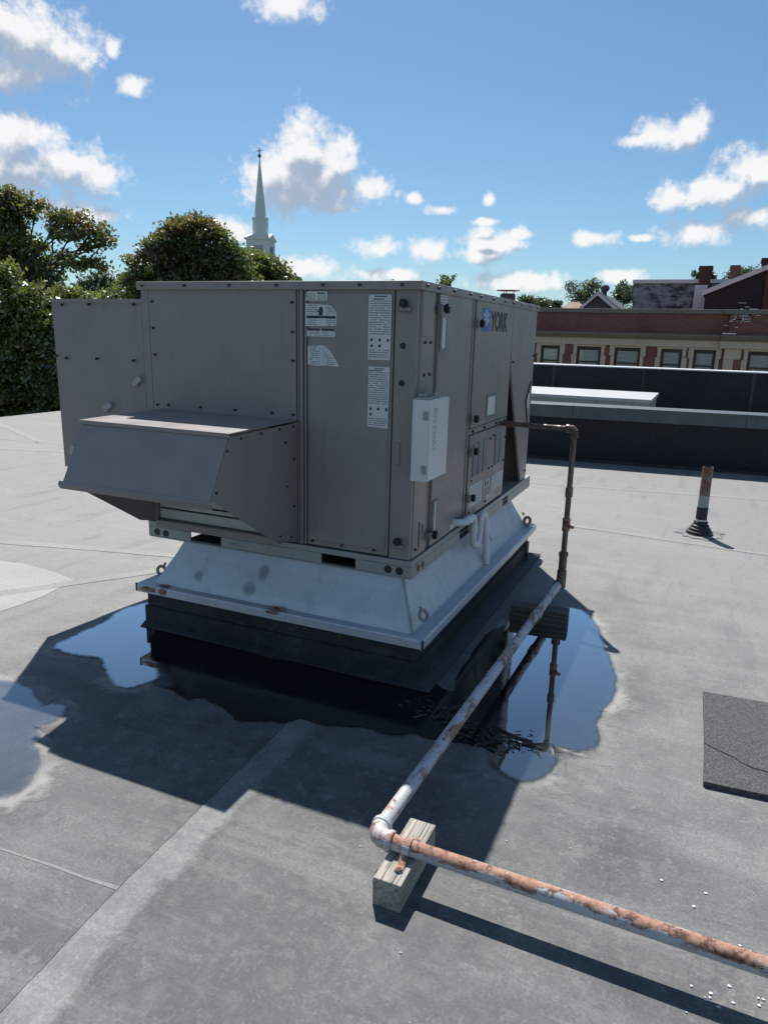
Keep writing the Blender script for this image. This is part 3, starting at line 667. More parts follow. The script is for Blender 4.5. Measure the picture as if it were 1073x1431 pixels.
# base rails with fork pockets
GD = M['galv_dull']
mb = MB().box(-2.672, -1.137, UY0 - .012, UY0 + .03, .530, .557)
for a, b in ((-2.672, -2.392), (-2.197, -1.607), (-1.423, -1.137)): mb.box(a, b, UY0 - .0115, UY0 - .004, .478, .529)
mb.box(-2.672, -1.137, UY0 - .0105, UY0 + .02, .470, .4775)
mb.build('base_rail', GD, unit, bevel=.002)
mb = MB().box(R_ - .03, R_ + .0125, UY0 + .031, 5.372, .530, .557)
for a, b in ((UY0 - .003, 3.66), (3.83, 4.57), (4.71, 5.372)): mb.box(R_ + .005, R_ + .0135, a, b, .478, .529)
mb.box(R_ - .02, R_ + .0115, UY0 + .021, 5.372, .470, .4775)
mb.build('base_rail', GD, unit, bevel=.002)
mb = MB().box(-2.672, R_ - .031, 5.345, 5.372, .47, .557); mb.box(-2.672, -2.645, UY0 + .031, 5.344, .47, .557); mb.build('base_rail', GD, unit, bevel=.002)
B(-2.66, R_ - .031, UY0 + .035, 5.344, .540, .5585).build('base_pan', GD, unit)
for x, z in ((-2.614, .502), (-2.556, .500), (-1.253, .505), (-1.195, .504)):
    MB().tube([(x, UY0 - .0125, z), (x, UY0 + .0, z)], .0195, 16).build('lifting_hole', M['black'], unit)
for y in (3.03, 3.09): MB().tube([(R_ + .0145, y, .503), (R_ + .002, y, .503)], .017, 16).build('lifting_hole', M['black'], unit)
B(-2.15, -2.10, UY0 - .014, UY0 - .0117, .50, .51).build('rivet', M['steel'], unit)

# intake hood on the front
XH0, XH1 = -2.552, -1.752
side = [(2.948, 1.152), (2.423, 1.146), (2.290, .905), (2.745, .620), (2.948, .562)]
for name, a, b in (('hood_side', XH1 - .004, XH1), ('hood_side', XH0, XH0 + .004)): MB().prism(side, a, b, 'x').build(name, T, unit, bevel=.001)
MB().prism([(2.943, 1.168), (2.408, 1.162), (2.408, 1.144), (2.412, 1.144), (2.414, 1.156), (2.943, 1.162)], XH0 - .006, XH1 + .006, 'x').build('hood_top', T, unit, bevel=.001)
MB().prism([(2.418, 1.150), (2.283, .903), (2.287, .900), (2.423, 1.149)], XH0 + .0045, XH1 - .0045, 'x').build('hood_front', T, unit)
mb = MB().prism([(2.284, .902), (2.276, .888), (2.287, .866), (2.291, .868), (2.283, .888), (2.290, .901)], XH0 - .022, XH1 + .002, 'x')
mb.build('hood_lip', T, unit)
mb = MB().box(XH0 + .005, XH0 + .03, 2.845, 2.875, .60, 1.14); mb.box(XH1 - .03, XH1 - .005, 2.845, 2.875, .60, 1.14); mb.box(XH0 + .031, XH1 - .031, 2.825, 2.875, .574, .608)
mb.build('filter_frame', T, unit, bevel=.002)
for k, (z0, z1) in enumerate(((.612, .661), (.671, .689), (.699, .85), (.86, 1.13))):
    f = B(XH0 + .034, XH1 - .034, 2.862, 2.872, z0, z1).build('filter_slat', M['filter'], unit)
B(XH0 + .032, XH1 - .032, 2.873, 2.876, .609, 1.14).build('filter_backing', M['black'], unit)
# side hood on the left
hx0, hx1, hz0, hz1, hy1 = -3.272, -2.655, .795, 1.705, 3.95
SH = B(hx0, hx1, UY0 + .004, UY0 + .012, hz0, hz1).build('side_hood', T, unit, bevel=.002); SH['label'] = 'flat side plate of the hood on the left end'
mb = MB().box(hx0, hx1, UY0 + .013, hy1, hz1 - .006, hz1 + .004); mb.box(hx0 - .004, hx0 + .004, UY0 + .013, hy1, 1.02, hz1 - .007)
mb.hexa([(hx0 - .004, UY0 + .013, 1.019), (hx0 + .004, UY0 + .013, 1.019), (hx0 + .004, hy1, 1.019), (hx0 - .004, hy1, 1.019)][::-1], [(hx0 + .0, UY0 + .013, .80), (hx0 + .006, UY0 + .013, .80), (hx0 + .30, hy1, .80), (hx0 + .294, hy1, .80)][::-1])
mb.box(hx0, hx1, hy1 - .008, hy1, .80, hz1 - .007)
mb.build('side_hood', T, unit)
mb = MB().box(hx0 - .004, hx1 - .002, UY0 - .002, UY0 + .0035, hz1 - .014, hz1 + .006); mb.build('hood_flange', T, unit)
for (x, z, a) in ((-2.70, 1.30, .6), (-2.91, 1.155, .6), (-3.19, .90, 1.0)):
    c = Vector((x, UY0 - .016, z)); u = Vector((math.cos(a), 0, math.sin(a))) * .03; v = Vector((-math.sin(a), 0, math.cos(a))) * .015
    mb = MB().hexa([c - u - v, c + u - v, c + u - v + Vector((0, .019, 0)), c - u - v + Vector((0, .019, 0))], [c - u + v, c + u + v, c + u + v + Vector((0, .019, 0)), c - u + v + Vector((0, .019, 0))])
    mb.build('clip', M['clip_grey'], unit, bevel=.002)

# screws, joined
mb = MB()
def sF(x, z, y=UY0, r=.0065): mb.tube([(x, y, z), (x, y - .013, z)], r, 8)
def sR(y, z, x=R_, r=.0065): mb.tube([(x, y, z), (x + .013, y, z)], r, 8)
for x, z in ((-2.575, 1.70), (-2.574, 1.572), (-2.572, 1.441), (-2.570, 1.188), (-1.766, 1.70), (-1.764, 1.57), (-1.763, 1.44), (-1.763, 1.19), (-2.50, 1.192), (-2.30, 1.192), (-2.09, 1.192), (-1.88, 1.192)): sF(x, z, UY0 - .002)
for x, z in ((-3.19, 1.68), (-3.00, 1.683), (-2.70, 1.685), (-3.19, 1.40), (-2.97, 1.405), (-2.72, 1.405), (-2.76, 1.10), (-2.70, 1.10), (-3.26, 1.41)): sF(x, z, UY0 + .002)
for x in (-2.62, -2.36, -2.1, -1.84, -1.6, -1.42, -1.22): sF(x, UZ1 + .008, UY0 - .018)
for y in (3.0, 3.14, 3.36, 3.62, 3.8, 4.05, 4.3, 4.5, 4.72, 4.95, 5.18): sR(y, UZ1 + .008, R_ + .012)
for x in (-1.66, -1.5, -1.33): sF(x, .585, UY0)
for y, z in ((3.0, .60), (3.82, 1.061), (4.05, 1.061), (4.3, 1.061), (4.5, 1.061), (5.2, 1.45), (5.2, .95), (5.2, .62), (4.62, 1.42), (3.02, 1.54), (3.09, 1.54), (3.02, 1.40), (3.09, 1.40), (3.84, .78), (4.19, .98), (4.19, .80), (4.26, .99), (4.26, .8), (4.53, .95), (4.53, .8), (4.15, .60), (3.82, .6)): sR(y, z, R_ + .001)
for y, z in ((2.50, 1.13), (2.65, 1.135), (2.80, 1.137), (2.92, 1.138), (2.32, .93), (2.40, 1.09), (2.85, 1.07), (2.86, .86), (2.90, .60), (2.8, .63), (2.925, .98), (2.925, .75)): sR(y, z, XH1 - .008, .0055)
tag(mb.build('screws', M['black'], unit, smooth=True), kind='stuff')
for x, z in ((-1.215, 1.524), (-1.216, 1.365)): MB().tube([(x, UY0 - .001, z), (x, UY0 - .0085, z)], .0135, 16).build('hole_plug', M['black'], unit)
B(-1.236, -1.214, UY0 - .012, UY0 - .004, 1.0, 1.10).build('cover_tab', T, unit, bevel=.002)
for y, z0, z1 in ((3.045, .60, .72), (3.09, .66, .70)): B(R_ + .002, R_ + .006, y, y + .006, z0, z1).build('slot', M['dark_gap'], unit)

# latches: bracket and knob
def latchF(x, z):
    l = B(x - .026, x + .026, UY0 - .022, UY0 - .0055, z - .03, z - .012).build('latch', M['steel'], unit, bevel=.003)
    mb = MB()
    for k in range(3):
        a = k * math.pi / 3 + .3; d = Vector((math.cos(a), 0, math.sin(a))) * .018; c = Vector((x - .004, UY0 - .032, z + .004))
        mb.tube([c - d, c + d], .0075, 8)
    mb.tube([(x - .004, UY0 - .0055, z + .004), (x - .004, UY0 - .040, z + .004)], .0115, 10)
    mb.build('knob', M['black'], l, smooth=True)
def latchR(y, z):
    l = MB().box(R_ + .008, R_ + .034, y - .036, y - .006, z - .022, z + .018).build('latch', M['steel'], unit, bevel=.003)
    mb = MB()
    for k in range(3):
        a = k * math.pi / 3 + .4; d = Vector((0, math.cos(a), math.sin(a))) * .021; c = Vector((R_ + .040, y + .012, z))
        mb.tube([c - d, c + d], .0095, 8)
    mb.tube([(R_ + .008, y + .012, z), (R_ + .052, y + .012, z)], .015, 10)
    mb.build('knob', M['black'], l, smooth=True)
latchF(-1.205, 1.697); latchF(-1.20, .645)
for y, z in ((3.19, 1.69), (3.165, .632), (3.765, 1.638), (3.755, 1.138), (3.785, .956), (3.78, .694)): latchR(y, z)
# recessed door pulls
def pull(y0, y1, z0, z1):
    p = MB()
    p.box(R_ + .0075, R_ + .014, y0, y0 + .01, z0, z1); p.box(R_ + .0075, R_ + .014, y1 - .01, y1, z0, z1)
    p.box(R_ + .0075, R_ + .014, y0 + .0105, y1 - .0105, z0, z0 + .012); p.box(R_ + .0075, R_ + .014, y0 + .0105, y1 - .0105, z1 - .012, z1)
    o = p.build('door_pull', M['steel'], unit, bevel=.001)
    B(R_ + .0072, R_ + .009, y0 + .0105, y0 + .030, z0 + .0125, z1 - .0125).build('recess', M['dark_gap'], o)
    B(R_ + .0072, R_ + .010, y0 + .0305, y1 - .0105, z0 + .0125, z1 - .0125).build('label', M['paper'], o)
pull(3.205, 3.295, 1.50, 1.665); pull(3.205, 3.275, .615, .79); pull(4.05, 4.25, 1.112, 1.245)
# louvers
mb = MB()
for y0 in (3.843, 3.945, 4.045, 4.305, 4.41):
    for k in range(12):
        z = .80 + k * .0158
        mb.prism([(R_ + .0072, z), (R_ + .0145, z), (R_ + .0115, z + .0115), (R_ + .0072, z + .0115)], y0, y0 + .082, 'y')
lv = mb.build('louvers', T, unit); tag(lv, kind='stuff')
# labels: a thin plate and its print
def label(face, a0, a1, z0, z1, lines=12, heads=(), poly=None, cols=((.06, .94),), marks=0, seed=1, off=.008, bars=()):
    r_ = random.Random(seed); w = a1 - a0; h = z1 - z0
    if face == 'F':
        pt = lambda a, z, t: (a0 + a * w, UY0 - off - t, z0 + z * h)
    else:
        pt = lambda a, z, t: (R_ + off + t, a0 + a * w, z0 + z * h)
    poly = poly or [(0, 0), (1, 0), (1, 1), (0, 1)]
    mb = MB(); n = len(poly)
    mb.add([pt(a, z, 0) for a, z in poly] + [pt(a, z, .0015) for a, z in poly], [tuple(range(n, 2 * n))] + [(i, (i + 1) % n, n + (i + 1) % n, n + i) for i in range(n)])
    o = mb.build('label', M['paper'], unit)
    def inside(a, z):
        c = False
        for i in range(n):
            (x1, y1), (x2, y2) = poly[i - 1], poly[i]
            if (y1 > z) != (y2 > z) and a < (x2 - x1) * (z - y1) / (y2 - y1) + x1: c = not c
        return c
    pr = MB(); hd = MB()
    def quad(m_, aa, bb, za, zb, t=.0022):
        if inside(aa, za) and inside(bb, zb) and inside(aa, zb) and inside(bb, za): m_.add([pt(aa, za, t), pt(bb, za, t), pt(bb, zb, t), pt(aa, zb, t)], [(0, 1, 2, 3)])
    free = [z for z in (i / lines for i in range(lines))]
    for k, z in enumerate(free):
        z = 1 - .05 - (z + .5 / lines) * .93
        if any(za - .01 < z < zb + .02 for a_, b__, za, zb in bars if b__ - a_ > .2) or (marks and .16 < z < .36): continue
        for (ca, cb) in cols:
            a = ca + r_.choice((0, 0, .05))
            while a < cb - .03:
                b = min(cb, a + r_.uniform(.03, .16))
                quad(pr, a, b, z, z + .38 * .93 / lines)
                a = b + r_.uniform(.015, .03) + (r_.random() < .12) * .1
            
    for (aa, bb, za, zb) in bars: quad(hd, aa, bb, za, zb)
    for k in range(marks):
        ca, cz = .16 + .36 * (k % 3), .31 - .09 * (k // 3)
        R0 = .075; q_ = w / h
        pts = [(ca + math.cos(i * .5236) * R0 * r_.uniform(.55, 1.1), cz + math.sin(i * .5236) * R0 * q_ * r_.uniform(.55, 1.1)) for i in range(12)]
        hd.add([pt(a, z, .0022) for a, z in pts], [tuple(range(12))])
    if pr.f: tag(pr.build('print', M['ink_soft'], o), kind='stuff')
    if hd.f: tag(hd.build('print', M['ink'], o), kind='stuff')
    return o
label('F', -1.380, -1.272, 1.460, 1.736, 26, marks=5, seed=3, bars=((.25, .8, .965, .982), (.2, .7, .925, .940)))
label('F', -1.378, -1.272, 1.161, 1.432, 26, marks=4, seed=4, bars=((.3, .75, .955, .968), (.05, .66, .925, .938)), poly=[(.02, .01), (.97, 0), (1, .99), (.03, 1)])
label('F', -1.695, -1.585, 1.709, 1.749, 6, cols=((.05, .46), (.54, .95)), seed=5, bars=((.05, .42, .74, .86), (.55, .9, .74, .86)), poly=[(0, 0), (1, .02), (1, 1), (.06, 1)])
l4 = label('F', -1.695, -1.537, 1.597, 1.697, 10, cols=((.04, .36), (.66, .97)), seed=6, bars=((.03, .97, .36, .47), (.495, .505, .02, .33), (.01, .7, .94, .985)), poly=[(0, 0), (1, .05), (1, .62), (.80, .93), (0, 1)])
label('F', -1.688, -1.544, 1.553, 1.590, 5, cols=((.05, .46), (.54, .93)), seed=7, bars=((.01, .48, .70, .97), (.51, .99, .70, .97)))
label('F', -1.684, -1.524, 1.422, 1.515, 9, cols=((.05, .36), (.56, .95)), seed=8, bars=((.395, .402, .05, .93), (.52, .527, .05, .93)), poly=[(0, .05), (.33, 0), (.6, .04), (1, 0), (.98, .14), (.86, .45), (.68, .82), (.5, 1), (0, .95)])
# hand symbol on the warning label
hm = MB(); hc = (-1.618, 1.664)
def fq(pts): hm.add([(hc[0] + x, UY0 - .0105, hc[1] + z) for x, z in pts], [tuple(range(len(pts)))])
fq([(-.008, -.018), (.010, -.018), (.014, .002), (.010, .012), (-.006, .012), (-.010, 0)])
for k in range(4): fq([(-.0065 + k * .0048, .010), (-.0028 + k * .0048, .010), (-.0028 + k * .0048, .021 - abs(k - 1.5) * .003), (-.0065 + k * .0048, .021 - abs(k - 1.5) * .003)])
fq([(-.020, .004), (-.012, -.006), (-.008, -.003), (-.017, .008)])
hm.build('hand_symbol', M['ink'], l4)
label('R', 3.198, 3.285, 1.672, 1.750, 6, seed=9, bars=((.1, .9, .30, .42),)); 
label('R', 3.808, 4.060, .626, .750, 12, cols=((.04, .34), (.37, .65), (.68, .96)), seed=10)
label('R', 4.092, 4.220, .690, .737, 4, seed=11, bars=((.15, .4, .2, .8), (.55, .85, .25, .7)))
label('R', 4.268, 4.535, .640, .738, 10, cols=((.04, .48), (.52, .96)), seed=12)
label('R', 4.16, 4.232, .610, .665, 1, seed=13, poly=[(0, .1), (.9, 0), (.8, .4), (1, .9), (.2, 1), (.1, .5)])
# maker's logo
lg = B(R_ + .0082, R_ + .0092, 3.876, 4.026, 1.600, 1.722).build('logo_panel', M['blue'], unit)
mb = MB()
def arm(c, a, L, w):
    d = Vector((math.cos(a), math.sin(a) * .82)); s = Vector((-d.y, d.x)) * w; c = Vector(c); e_ = c + d * L
    mb.add([(R_ + .0097, *(c - s)), (R_ + .0097, *(c + s)), (R_ + .0097, *(e_ + s)), (R_ + .0097, *(e_ - s))], [(0, 1, 2, 3)])
    for t in (.5, .75):
        b = c + d * L * t
        for sg in (-1, 1):
            f = Vector((math.cos(a + sg * .9), math.sin(a + sg * .9))); s2 = Vector((-f.y, f.x)) * w * .7; e2 = b + f * L * .28
            mb.add([(R_ + .0099, *(b - s2)), (R_ + .0099, *(b + s2)), (R_ + .0099, *(e2 + s2)), (R_ + .0099, *(e2 - s2))], [(0, 1, 2, 3)])
for k in range(6): arm((3.953, 1.673), k * math.pi / 3 + math.pi / 6, .052, .0042)
mb.build('snowflake', M['flake'], lg)
fc = bpy.data.curves.new('lettering', 'FONT'); fc.body = 'YORK'; fc.align_x = 'LEFT'; fc.size = .152; fc.offset = .0052; fc.extrude = .0004; fc.space_character = .96
fo = bpy.data.objects.new('lettering', fc); COL.objects.link(fo)
bpy.context.view_layer.update()
me = bpy.data.meshes.new_from_object(fo.evaluated_get(bpy.context.evaluated_depsgraph_get())); bpy.data.objects.remove(fo)
co_ = np.array([v.co[:] for v in me.vertices]); mn, mx = co_.min(0), co_.max(0)
for v in me.vertices:
    t = ((v.co.x - mn[0]) / (mx[0] - mn[0]), (v.co.y - mn[1]) / (mx[1] - mn[1]))
    v.co = (R_ + .0085 + (v.co.z - mn[2]), 4.042 + t[0] * .375, 1.602 + t[1] * .112); v.co -= ORIGIN[unit]
me.materials.clear(); me.materials.append(M['ink']); lt = bpy.data.objects.new('lettering', me); COL.objects.link(lt); lt.parent = unit

# white disconnect box on the corner
db = B(R_ + .010, -1.066, 2.893, 3.145, .945, 1.303).build('disconnect_box', M['white_paint'], unit, bevel=.004)
B(-1.0658, -1.060, 2.897, 3.141, .949, 1.299).build('box_door', M['white_paint'], db, bevel=.002)
for z in (1.235, 1.0): B(-1.088, -1.0665, 2.886, 2.8925, z - .018, z + .018).build('hinge', M['galv_dull'], db, bevel=.002)
mb = MB().box(R_ + .02, -1.075, 2.90, 2.99, 1.304, 1.312); mb.tube([(R_ + .03, 2.91, 1.32), (-1.09, 2.91, 1.32)], .008, 8); mb.tube([(R_ + .05, 2.95, 1.31), (R_ + .05, 2.95, 1.335)], .007, 8); mb.tube([(-1.085, 3.02, 1.304), (-1.085, 3.02, 1.33)], .007, 8); mb.box(R_ + .03, -1.09, 3.0, 3.08, 1.304, 1.316)
mb.build('hasp', M['galv_dull'], db)
MB().tube([(-1.08, 3.146, 1.06), (-1.08, 3.16, 1.06)], .016, 10).build('plug', M['dark_gap'], db)
mb = MB(); r_ = random.Random(5)
for k in range(22):
    z = 1.27 - k * .0085 - .01
    for c in range(2):
        y = 2.945 + c * .022
        if r_.random() < .8: mb.add([(-1.0592, y, z), (-1.0592, y + r_.uniform(.006, .018), z), (-1.0592, y + .014, z + .004), (-1.0592, y, z + .004)], [(0, 1, 2, 3)])
tag(mb.build('print', M['ink_soft'], db), kind='stuff')

# condensate trap
pv = M['pvc']; tx = R_ + .055
mb = MB().tube([(R_ - .0, 3.575, .600), (R_ + .025, 3.585, .600), (tx, 3.60, .599), (tx, 3.70, .597)], .021, 14)
arc = lambda c, r, a0, a1, n=8: [(tx, c[0] + r * math.cos(a0 + (a1 - a0) * i / n), c[1] + r * math.sin(a0 + (a1 - a0) * i / n)) for i in range(n + 1)]
p = [(tx, 3.70, .597)] + arc((3.74, .555), .042, math.pi / 2, 0) + [(tx, 3.782, .49)] + arc((3.845, .47), .063, math.pi, 2 * math.pi) + [(tx, 3.91, .50)] + arc((3.962, .515), .052, math.pi, 0) + [(tx + .004, 4.014, .47), (tx + .02, 4.02, .25)]
mb = MB().tube([(R_ - .0, 3.555, .602), (R_ + .03, 3.565, .602), (tx, 3.60, .600)] + p, .0195, 14)
trap = mb.build('condensate_trap', pv, unit, smooth=True)
for a, b in (((tx, 3.625, .599), (tx, 3.685, .597)), ((tx, 3.782, .545), (tx, 3.782, .50)), ((tx + .002, 4.015, .52), (tx + .004, 4.015, .46))): MB().tube([a, b], .0235, 14).build('pipe_socket', pv, trap, smooth=True)
mb = MB().tube([(tx + .02, 4.02, .25), (tx + .02, 4.02, .206)], .006, 6); mb.build('drip', M['silt'] if False else pv, trap)
B(R_ + .0072, R_ + .0085, 3.50, 3.60, .575, .602).build('label', M['paper'], unit)

# ================================================================== GAS PIPE
gp = thing('gas_pipe', (-.72, 1.69, 0), 'white and rusty iron gas pipe running over timber blocks and up to the unit', 'pipe')
PZ = .1145; r = .0238
E0 = Vector((-.742, 1.695, PZ)); E1 = Vector((-.674, 4.27, PZ)); R0 = Vector((-.668, 4.277, 0))
dY = (E1 - E0).normalized(); dX = Vector((1, -.012, 0)).normalized()
MB().tube([E0 + dY * .06, E1 - dY * .02], r, 20).build('pipe_run', M['pipe_white'], gp, smooth=True)['label'] = 'long pale pipe run beside the puddle'
MB().tube([E0 + dX * .06, E0 + dX * 3.2], r, 20).build('pipe_run', M['pipe_rust'], gp, smooth=True)['label'] = 'rust-streaked pipe run in the foreground'
bend = [E0 + dY * .052] + [E0 + dY * .046 * (1 - t) ** 2 + dX * .046 * t ** 2 + (dX + dY) * .0 for t in (0, .25, .5, .75, 1)] + [E0 + dX * .052]
MB().tube(bend, [r * 1.16] + [r * 1.22] * 5 + [r * 1.16], 20).build('elbow', M['pipe_white'], gp, smooth=True)
for d_ in (dX, dY): MB().tube([E0 + d_ * .044, E0 + d_ * .062], r * 1.36, 20).build('elbow_collar', M['pipe_white'], gp, smooth=True, bevel=.003)
c = E0 + dY * 1.99
MB().tube([c - dY * .035, c + dY * .035], r * 1.22, 20).build('coupling', M['pipe_white'], gp, smooth=True, bevel=.003)
# riser
rx, ry = -.668, 4.285
def rp(z): return Vector((rx, ry, z))
r2 = .0165
MB().tube([rp(PZ + .05), rp(1.04)], r2, 18).build('riser', M['pipe_dark'], gp, smooth=True)
mb = MB().tube([rp(.085), rp(.18)], r * 1.2, 18); mb.tube([E1 - dY * .05, E1], r * 1.3, 18); mb.build('elbow', M['pipe_dark'], gp, smooth=True, bevel=.004)
mb = MB().tube([rp(.18), rp(.30)], r2 * 1.45, 18); mb.tube([rp(.285), rp(.31)], r2 * 1.7, 18); mb.tube([rp(.175), rp(.195)], r2 * 1.7, 18); mb.build('union', M['pipe_dark'], gp, smooth=True, bevel=.003)
v = MB().tube([rp(.445), rp(.525)], r2 * 1.45, 10).build('valve', M['rust'], gp, bevel=.003)
mb = MB().tube([rp(.485), rp(.485) + Vector((.03, -.045, 0))], .012, 10); mb.box(rx + .012, rx + .055, ry - .062, ry - .045, .478, .492); mb.build('valve_stem', M['rust'], v)
MB().tube([rp(.655), rp(.715)], r2 * 1.35, 14).build('coupling', M['pipe_dark'], gp, smooth=True, bevel=.003)
top_ = rp(1.062); hd_ = (Vector((R_ + .02, 4.40, 1.050)) - top_).normalized()
b3 = [rp(1.02), rp(1.05), rp(1.062) + hd_ * .012, top_ + hd_ * .045]
MB().tube(b3, r2 * 1.32, 16).build('elbow', M['pipe_dark'], gp, smooth=True)
for p_, q_ in ((rp(1.01), rp(1.03)), (top_ + hd_ * .032, top_ + hd_ * .05)): MB().tube([p_, q_], r2 * 1.5, 16).build('elbow_collar', M['pipe_dark'], gp, smooth=True)
MB().tube([top_ + hd_ * .04, Vector((R_ + .008, 4.405, 1.050))], r2 * .92, 16).build('branch', M['pipe_dark'], gp, smooth=True)
MB().tube([Vector((R_ + .008, 4.405, 1.05)) - hd_ * .09, Vector((R_ + .008, 4.405, 1.05)) - hd_ * .05], r2 * 1.25, 12).build('coupling', M['pipe_dark'], gp, smooth=True)

# timber blocks
def timber(x0, x1, y0, y1, z0, z1, m, label, seed, parent=None):
    r_ = random.Random(seed); nx_, ny_ = 8, 8; mb = MB(); vs = {}
    k = 10
    long_y = (y1 - y0) > (x1 - x0)
    o = B(x0, x1, y0, y1, z0, z1)
    ob = o.build('timber_block', m, origin=((x0 + x1) / 2, (y0 + y1) / 2, z0)); tag(ob, label, 'timber block', 'timber blocks under the gas pipe')
    b = ob.modifiers.new('bevel', 'BEVEL'); b.width = .004; b.segments = 2
    return ob
t1 = timber(-.688, -.602, 1.566, 1.852, .0005, .0905, M['wood'], 'sunlit weathered grey timber block strapped under the pipe at its corner', 1)
for dx, w in ((-.018, .0016), (.014, .0022), (.027, .0012)): B(-.645 + dx, -.645 + dx + w, 1.568, 1.85, .0900, .0911).build('split', M['interior'], t1)
t2 = timber(-.868, -.548, 3.830, 3.925, .0005, .0905, M['wood_dark'], 'dark wet timber block standing in the puddle under the pipe', 2); t2.rotation_euler = (0, 0, .07)
# strap
sx = -.632; mb = MB()
arcp = [(sx, 1.69 + (r + .003) * math.cos(a), PZ + (r + .003) * math.sin(a)) for a in np.linspace(-.15, math.pi + .15, 14)]
path = [(sx, 1.762, .0925), (sx, 1.742, .0925), (sx, 1.73, .10)] + arcp + [(sx, 1.65, .10), (sx, 1.638, .0925), (sx, 1.612, .0925)]
for (a, b_) in zip(path[:-1], path[1:]):
    a = Vector(a); b_ = Vector(b_); d = (b_ - a).normalized(); n_ = Vector((1, 0, 0)).cross(d) * .002; wv = Vector((.011, 0, 0))
    mb.hexa([a - wv - n_, a + wv - n_, a + wv + n_, a - wv + n_], [b_ - wv - n_, b_ + wv - n_, b_ + wv + n_, b_ - wv + n_])
st = mb.build('pipe_strap', M['pipe_rust'], origin=(sx, 1.69, .0915)); tag(st, 'bent metal strap nailing the rusty pipe to the sunlit timber block', 'pipe strap')
for y in (1.62, 1.755): MB().lathe([(.011, 0), (.011, .004), (.006, .007)], (sx, y, .0945), 12).build('nail', M['rust'], st, smooth=True)

# vent pipe
vx, vy = .100, 6.444
vp = thing('vent_pipe', (vx, vy, 0), 'upright rusty vent pipe with a stepped black rubber boot on the open roof', 'vent pipe')
MB().lathe([(.041, .08), (.041, .575), (.036, .575), (.036, .45)], (vx, vy, 0), 24).build('pipe', M['pipe_dark'], vp, smooth=True)
MB().lathe([(.0425, .235), (.0425, .335)], (vx, vy, 0), 24).build('bare_band', M['band'], vp, smooth=True)
MB().lathe([(.045, .12), (.0445, .235), (.042, .236)], (vx, vy, 0), 24).build('boot_collar', M['rubber'], vp, smooth=True)
MB().lathe([(.105, .004), (.103, .03), (.088, .034), (.085, .055), (.073, .06), (.070, .08), (.058, .086), (.056, .11), (.046, .12)], (vx, vy, 0), 28).build('boot', M['rubber'], vp, smooth=True)
MB().lathe([(.0475, .118), (.0475, .130)], (vx, vy, 0), 24).build('clamp', M['galv'], vp, smooth=True)
blob('boot_flange', (vx, vy, .003), (1, 0, 0), (0, 1, 0), .19, .19, M['seam'], vp, .002, n=30, seed=4)

# walkway pad, cracked in two pieces
wp = thing('walkway_pad', (.5, 2.98, 0), 'cracked dark granular walkway pad lying on the roof at the right', 'walkway pad')
crack = [(.167, 2.873), (.215, 2.842), (.27, 2.815), (.30, 2.785), (.335, 2.768), (.37, 2.765), (.45, 2.74), (.6, 2.70), (.82, 2.66)]
up = [(.82, 3.385), (.425, 3.362), (.158, 3.346)]
MB().prism(crack + up, .001, .022, 'z').build('pad_piece', M['pad'], wp, bevel=.002)
MB().prism([(.166, 2.588), (.38, 2.602), (.82, 2.62)] + [(x, y - .006) for x, y in crack[::-1]], .001, .022, 'z').build('pad_piece', M['pad'], wp, bevel=.002)

# ================================================================== PARAPETS, HATCH
def along(x0, x1, y_off0, y_off1, z0, z1):
    return MB().hexa([(x0, wall_y(x0) + y_off0, z0), (x1, wall_y(x1) + y_off0, z0), (x1, wall_y(x1) + y_off1, z0), (x0, wall_y(x0) + y_off1, z0)],
                     [(x0, wall_y(x0) + y_off0, z1), (x1, wall_y(x1) + y_off0, z1), (x1, wall_y(x1) + y_off1, z1), (x0, wall_y(x0) + y_off1, z1)])
WX0 = -4.6
pw = thing('parapet_wall', (0, wall_y(0), 0), 'low black membrane wall with stained pale metal coping along the roof', 'parapet wall')
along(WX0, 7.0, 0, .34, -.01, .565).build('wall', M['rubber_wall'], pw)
along(WX0, 7.0, -.035, .37, .566, .735).build('coping', M['coping'], pw, bevel=.01)
for x in (-1.55, .5, 2.6): along(x, x + .012, -.0365, -.0, .56, .737).build('coping_joint', M['dark_gap'], pw)
along(WX0, 7.0, -.02, -.001, -.002, .04).build('base_flashing', M['rubber'], pw)
low = MB().add([(-11.5, wall_y(-11.5) + .03, -.05), (7, wall_y(7) + .03, -.05), (7, 16.0, -.05), (-11.5, 16.0, -.05)], [(0, 1, 2, 3)]).build('far_roof', M['roof']); tag(low, kind='structure')
MB().box(-11.4, 6.9, 10.8, 15.9, -9, -.06).build('building_body', M['brick'], low)
hp = thing('roof_hatch', (-1.6, 11.6, -.05), 'low white flat-lidded skylight box behind the metal-capped parapet', 'skylight')
a = on_z(910, 559, .69); 
MB().box(a.x - 3.6, a.x - .03, a.y + .03, a.y + 1.75, -.05, .635).build('curb', M['galv_dull'], hp)
MB().box(a.x - 3.63, a.x, a.y, a.y + 1.78, .636, .692).build('lid', M['lid_grey'], hp, bevel=.01)
MB().tube([(a.x - 2.75, a.y + .9, .6925), (a.x - 2.75, a.y + .9, .700)], .42, 28).build('lid_dent', M['coping'], hp)
fw = thing('parapet_wall', (0, 15, -.05), 'tall black parapet wall with thin white metal edge in front of the brick building', 'parapet wall')
p0 = on_y(745, 508, 14.6); p1 = on_y(1073, 517.5, 14.75); zt = (p0.z + p1.z) / 2
def fw_y(x): return 14.6 + (x - p0.x) / (p1.x - p0.x) * .15
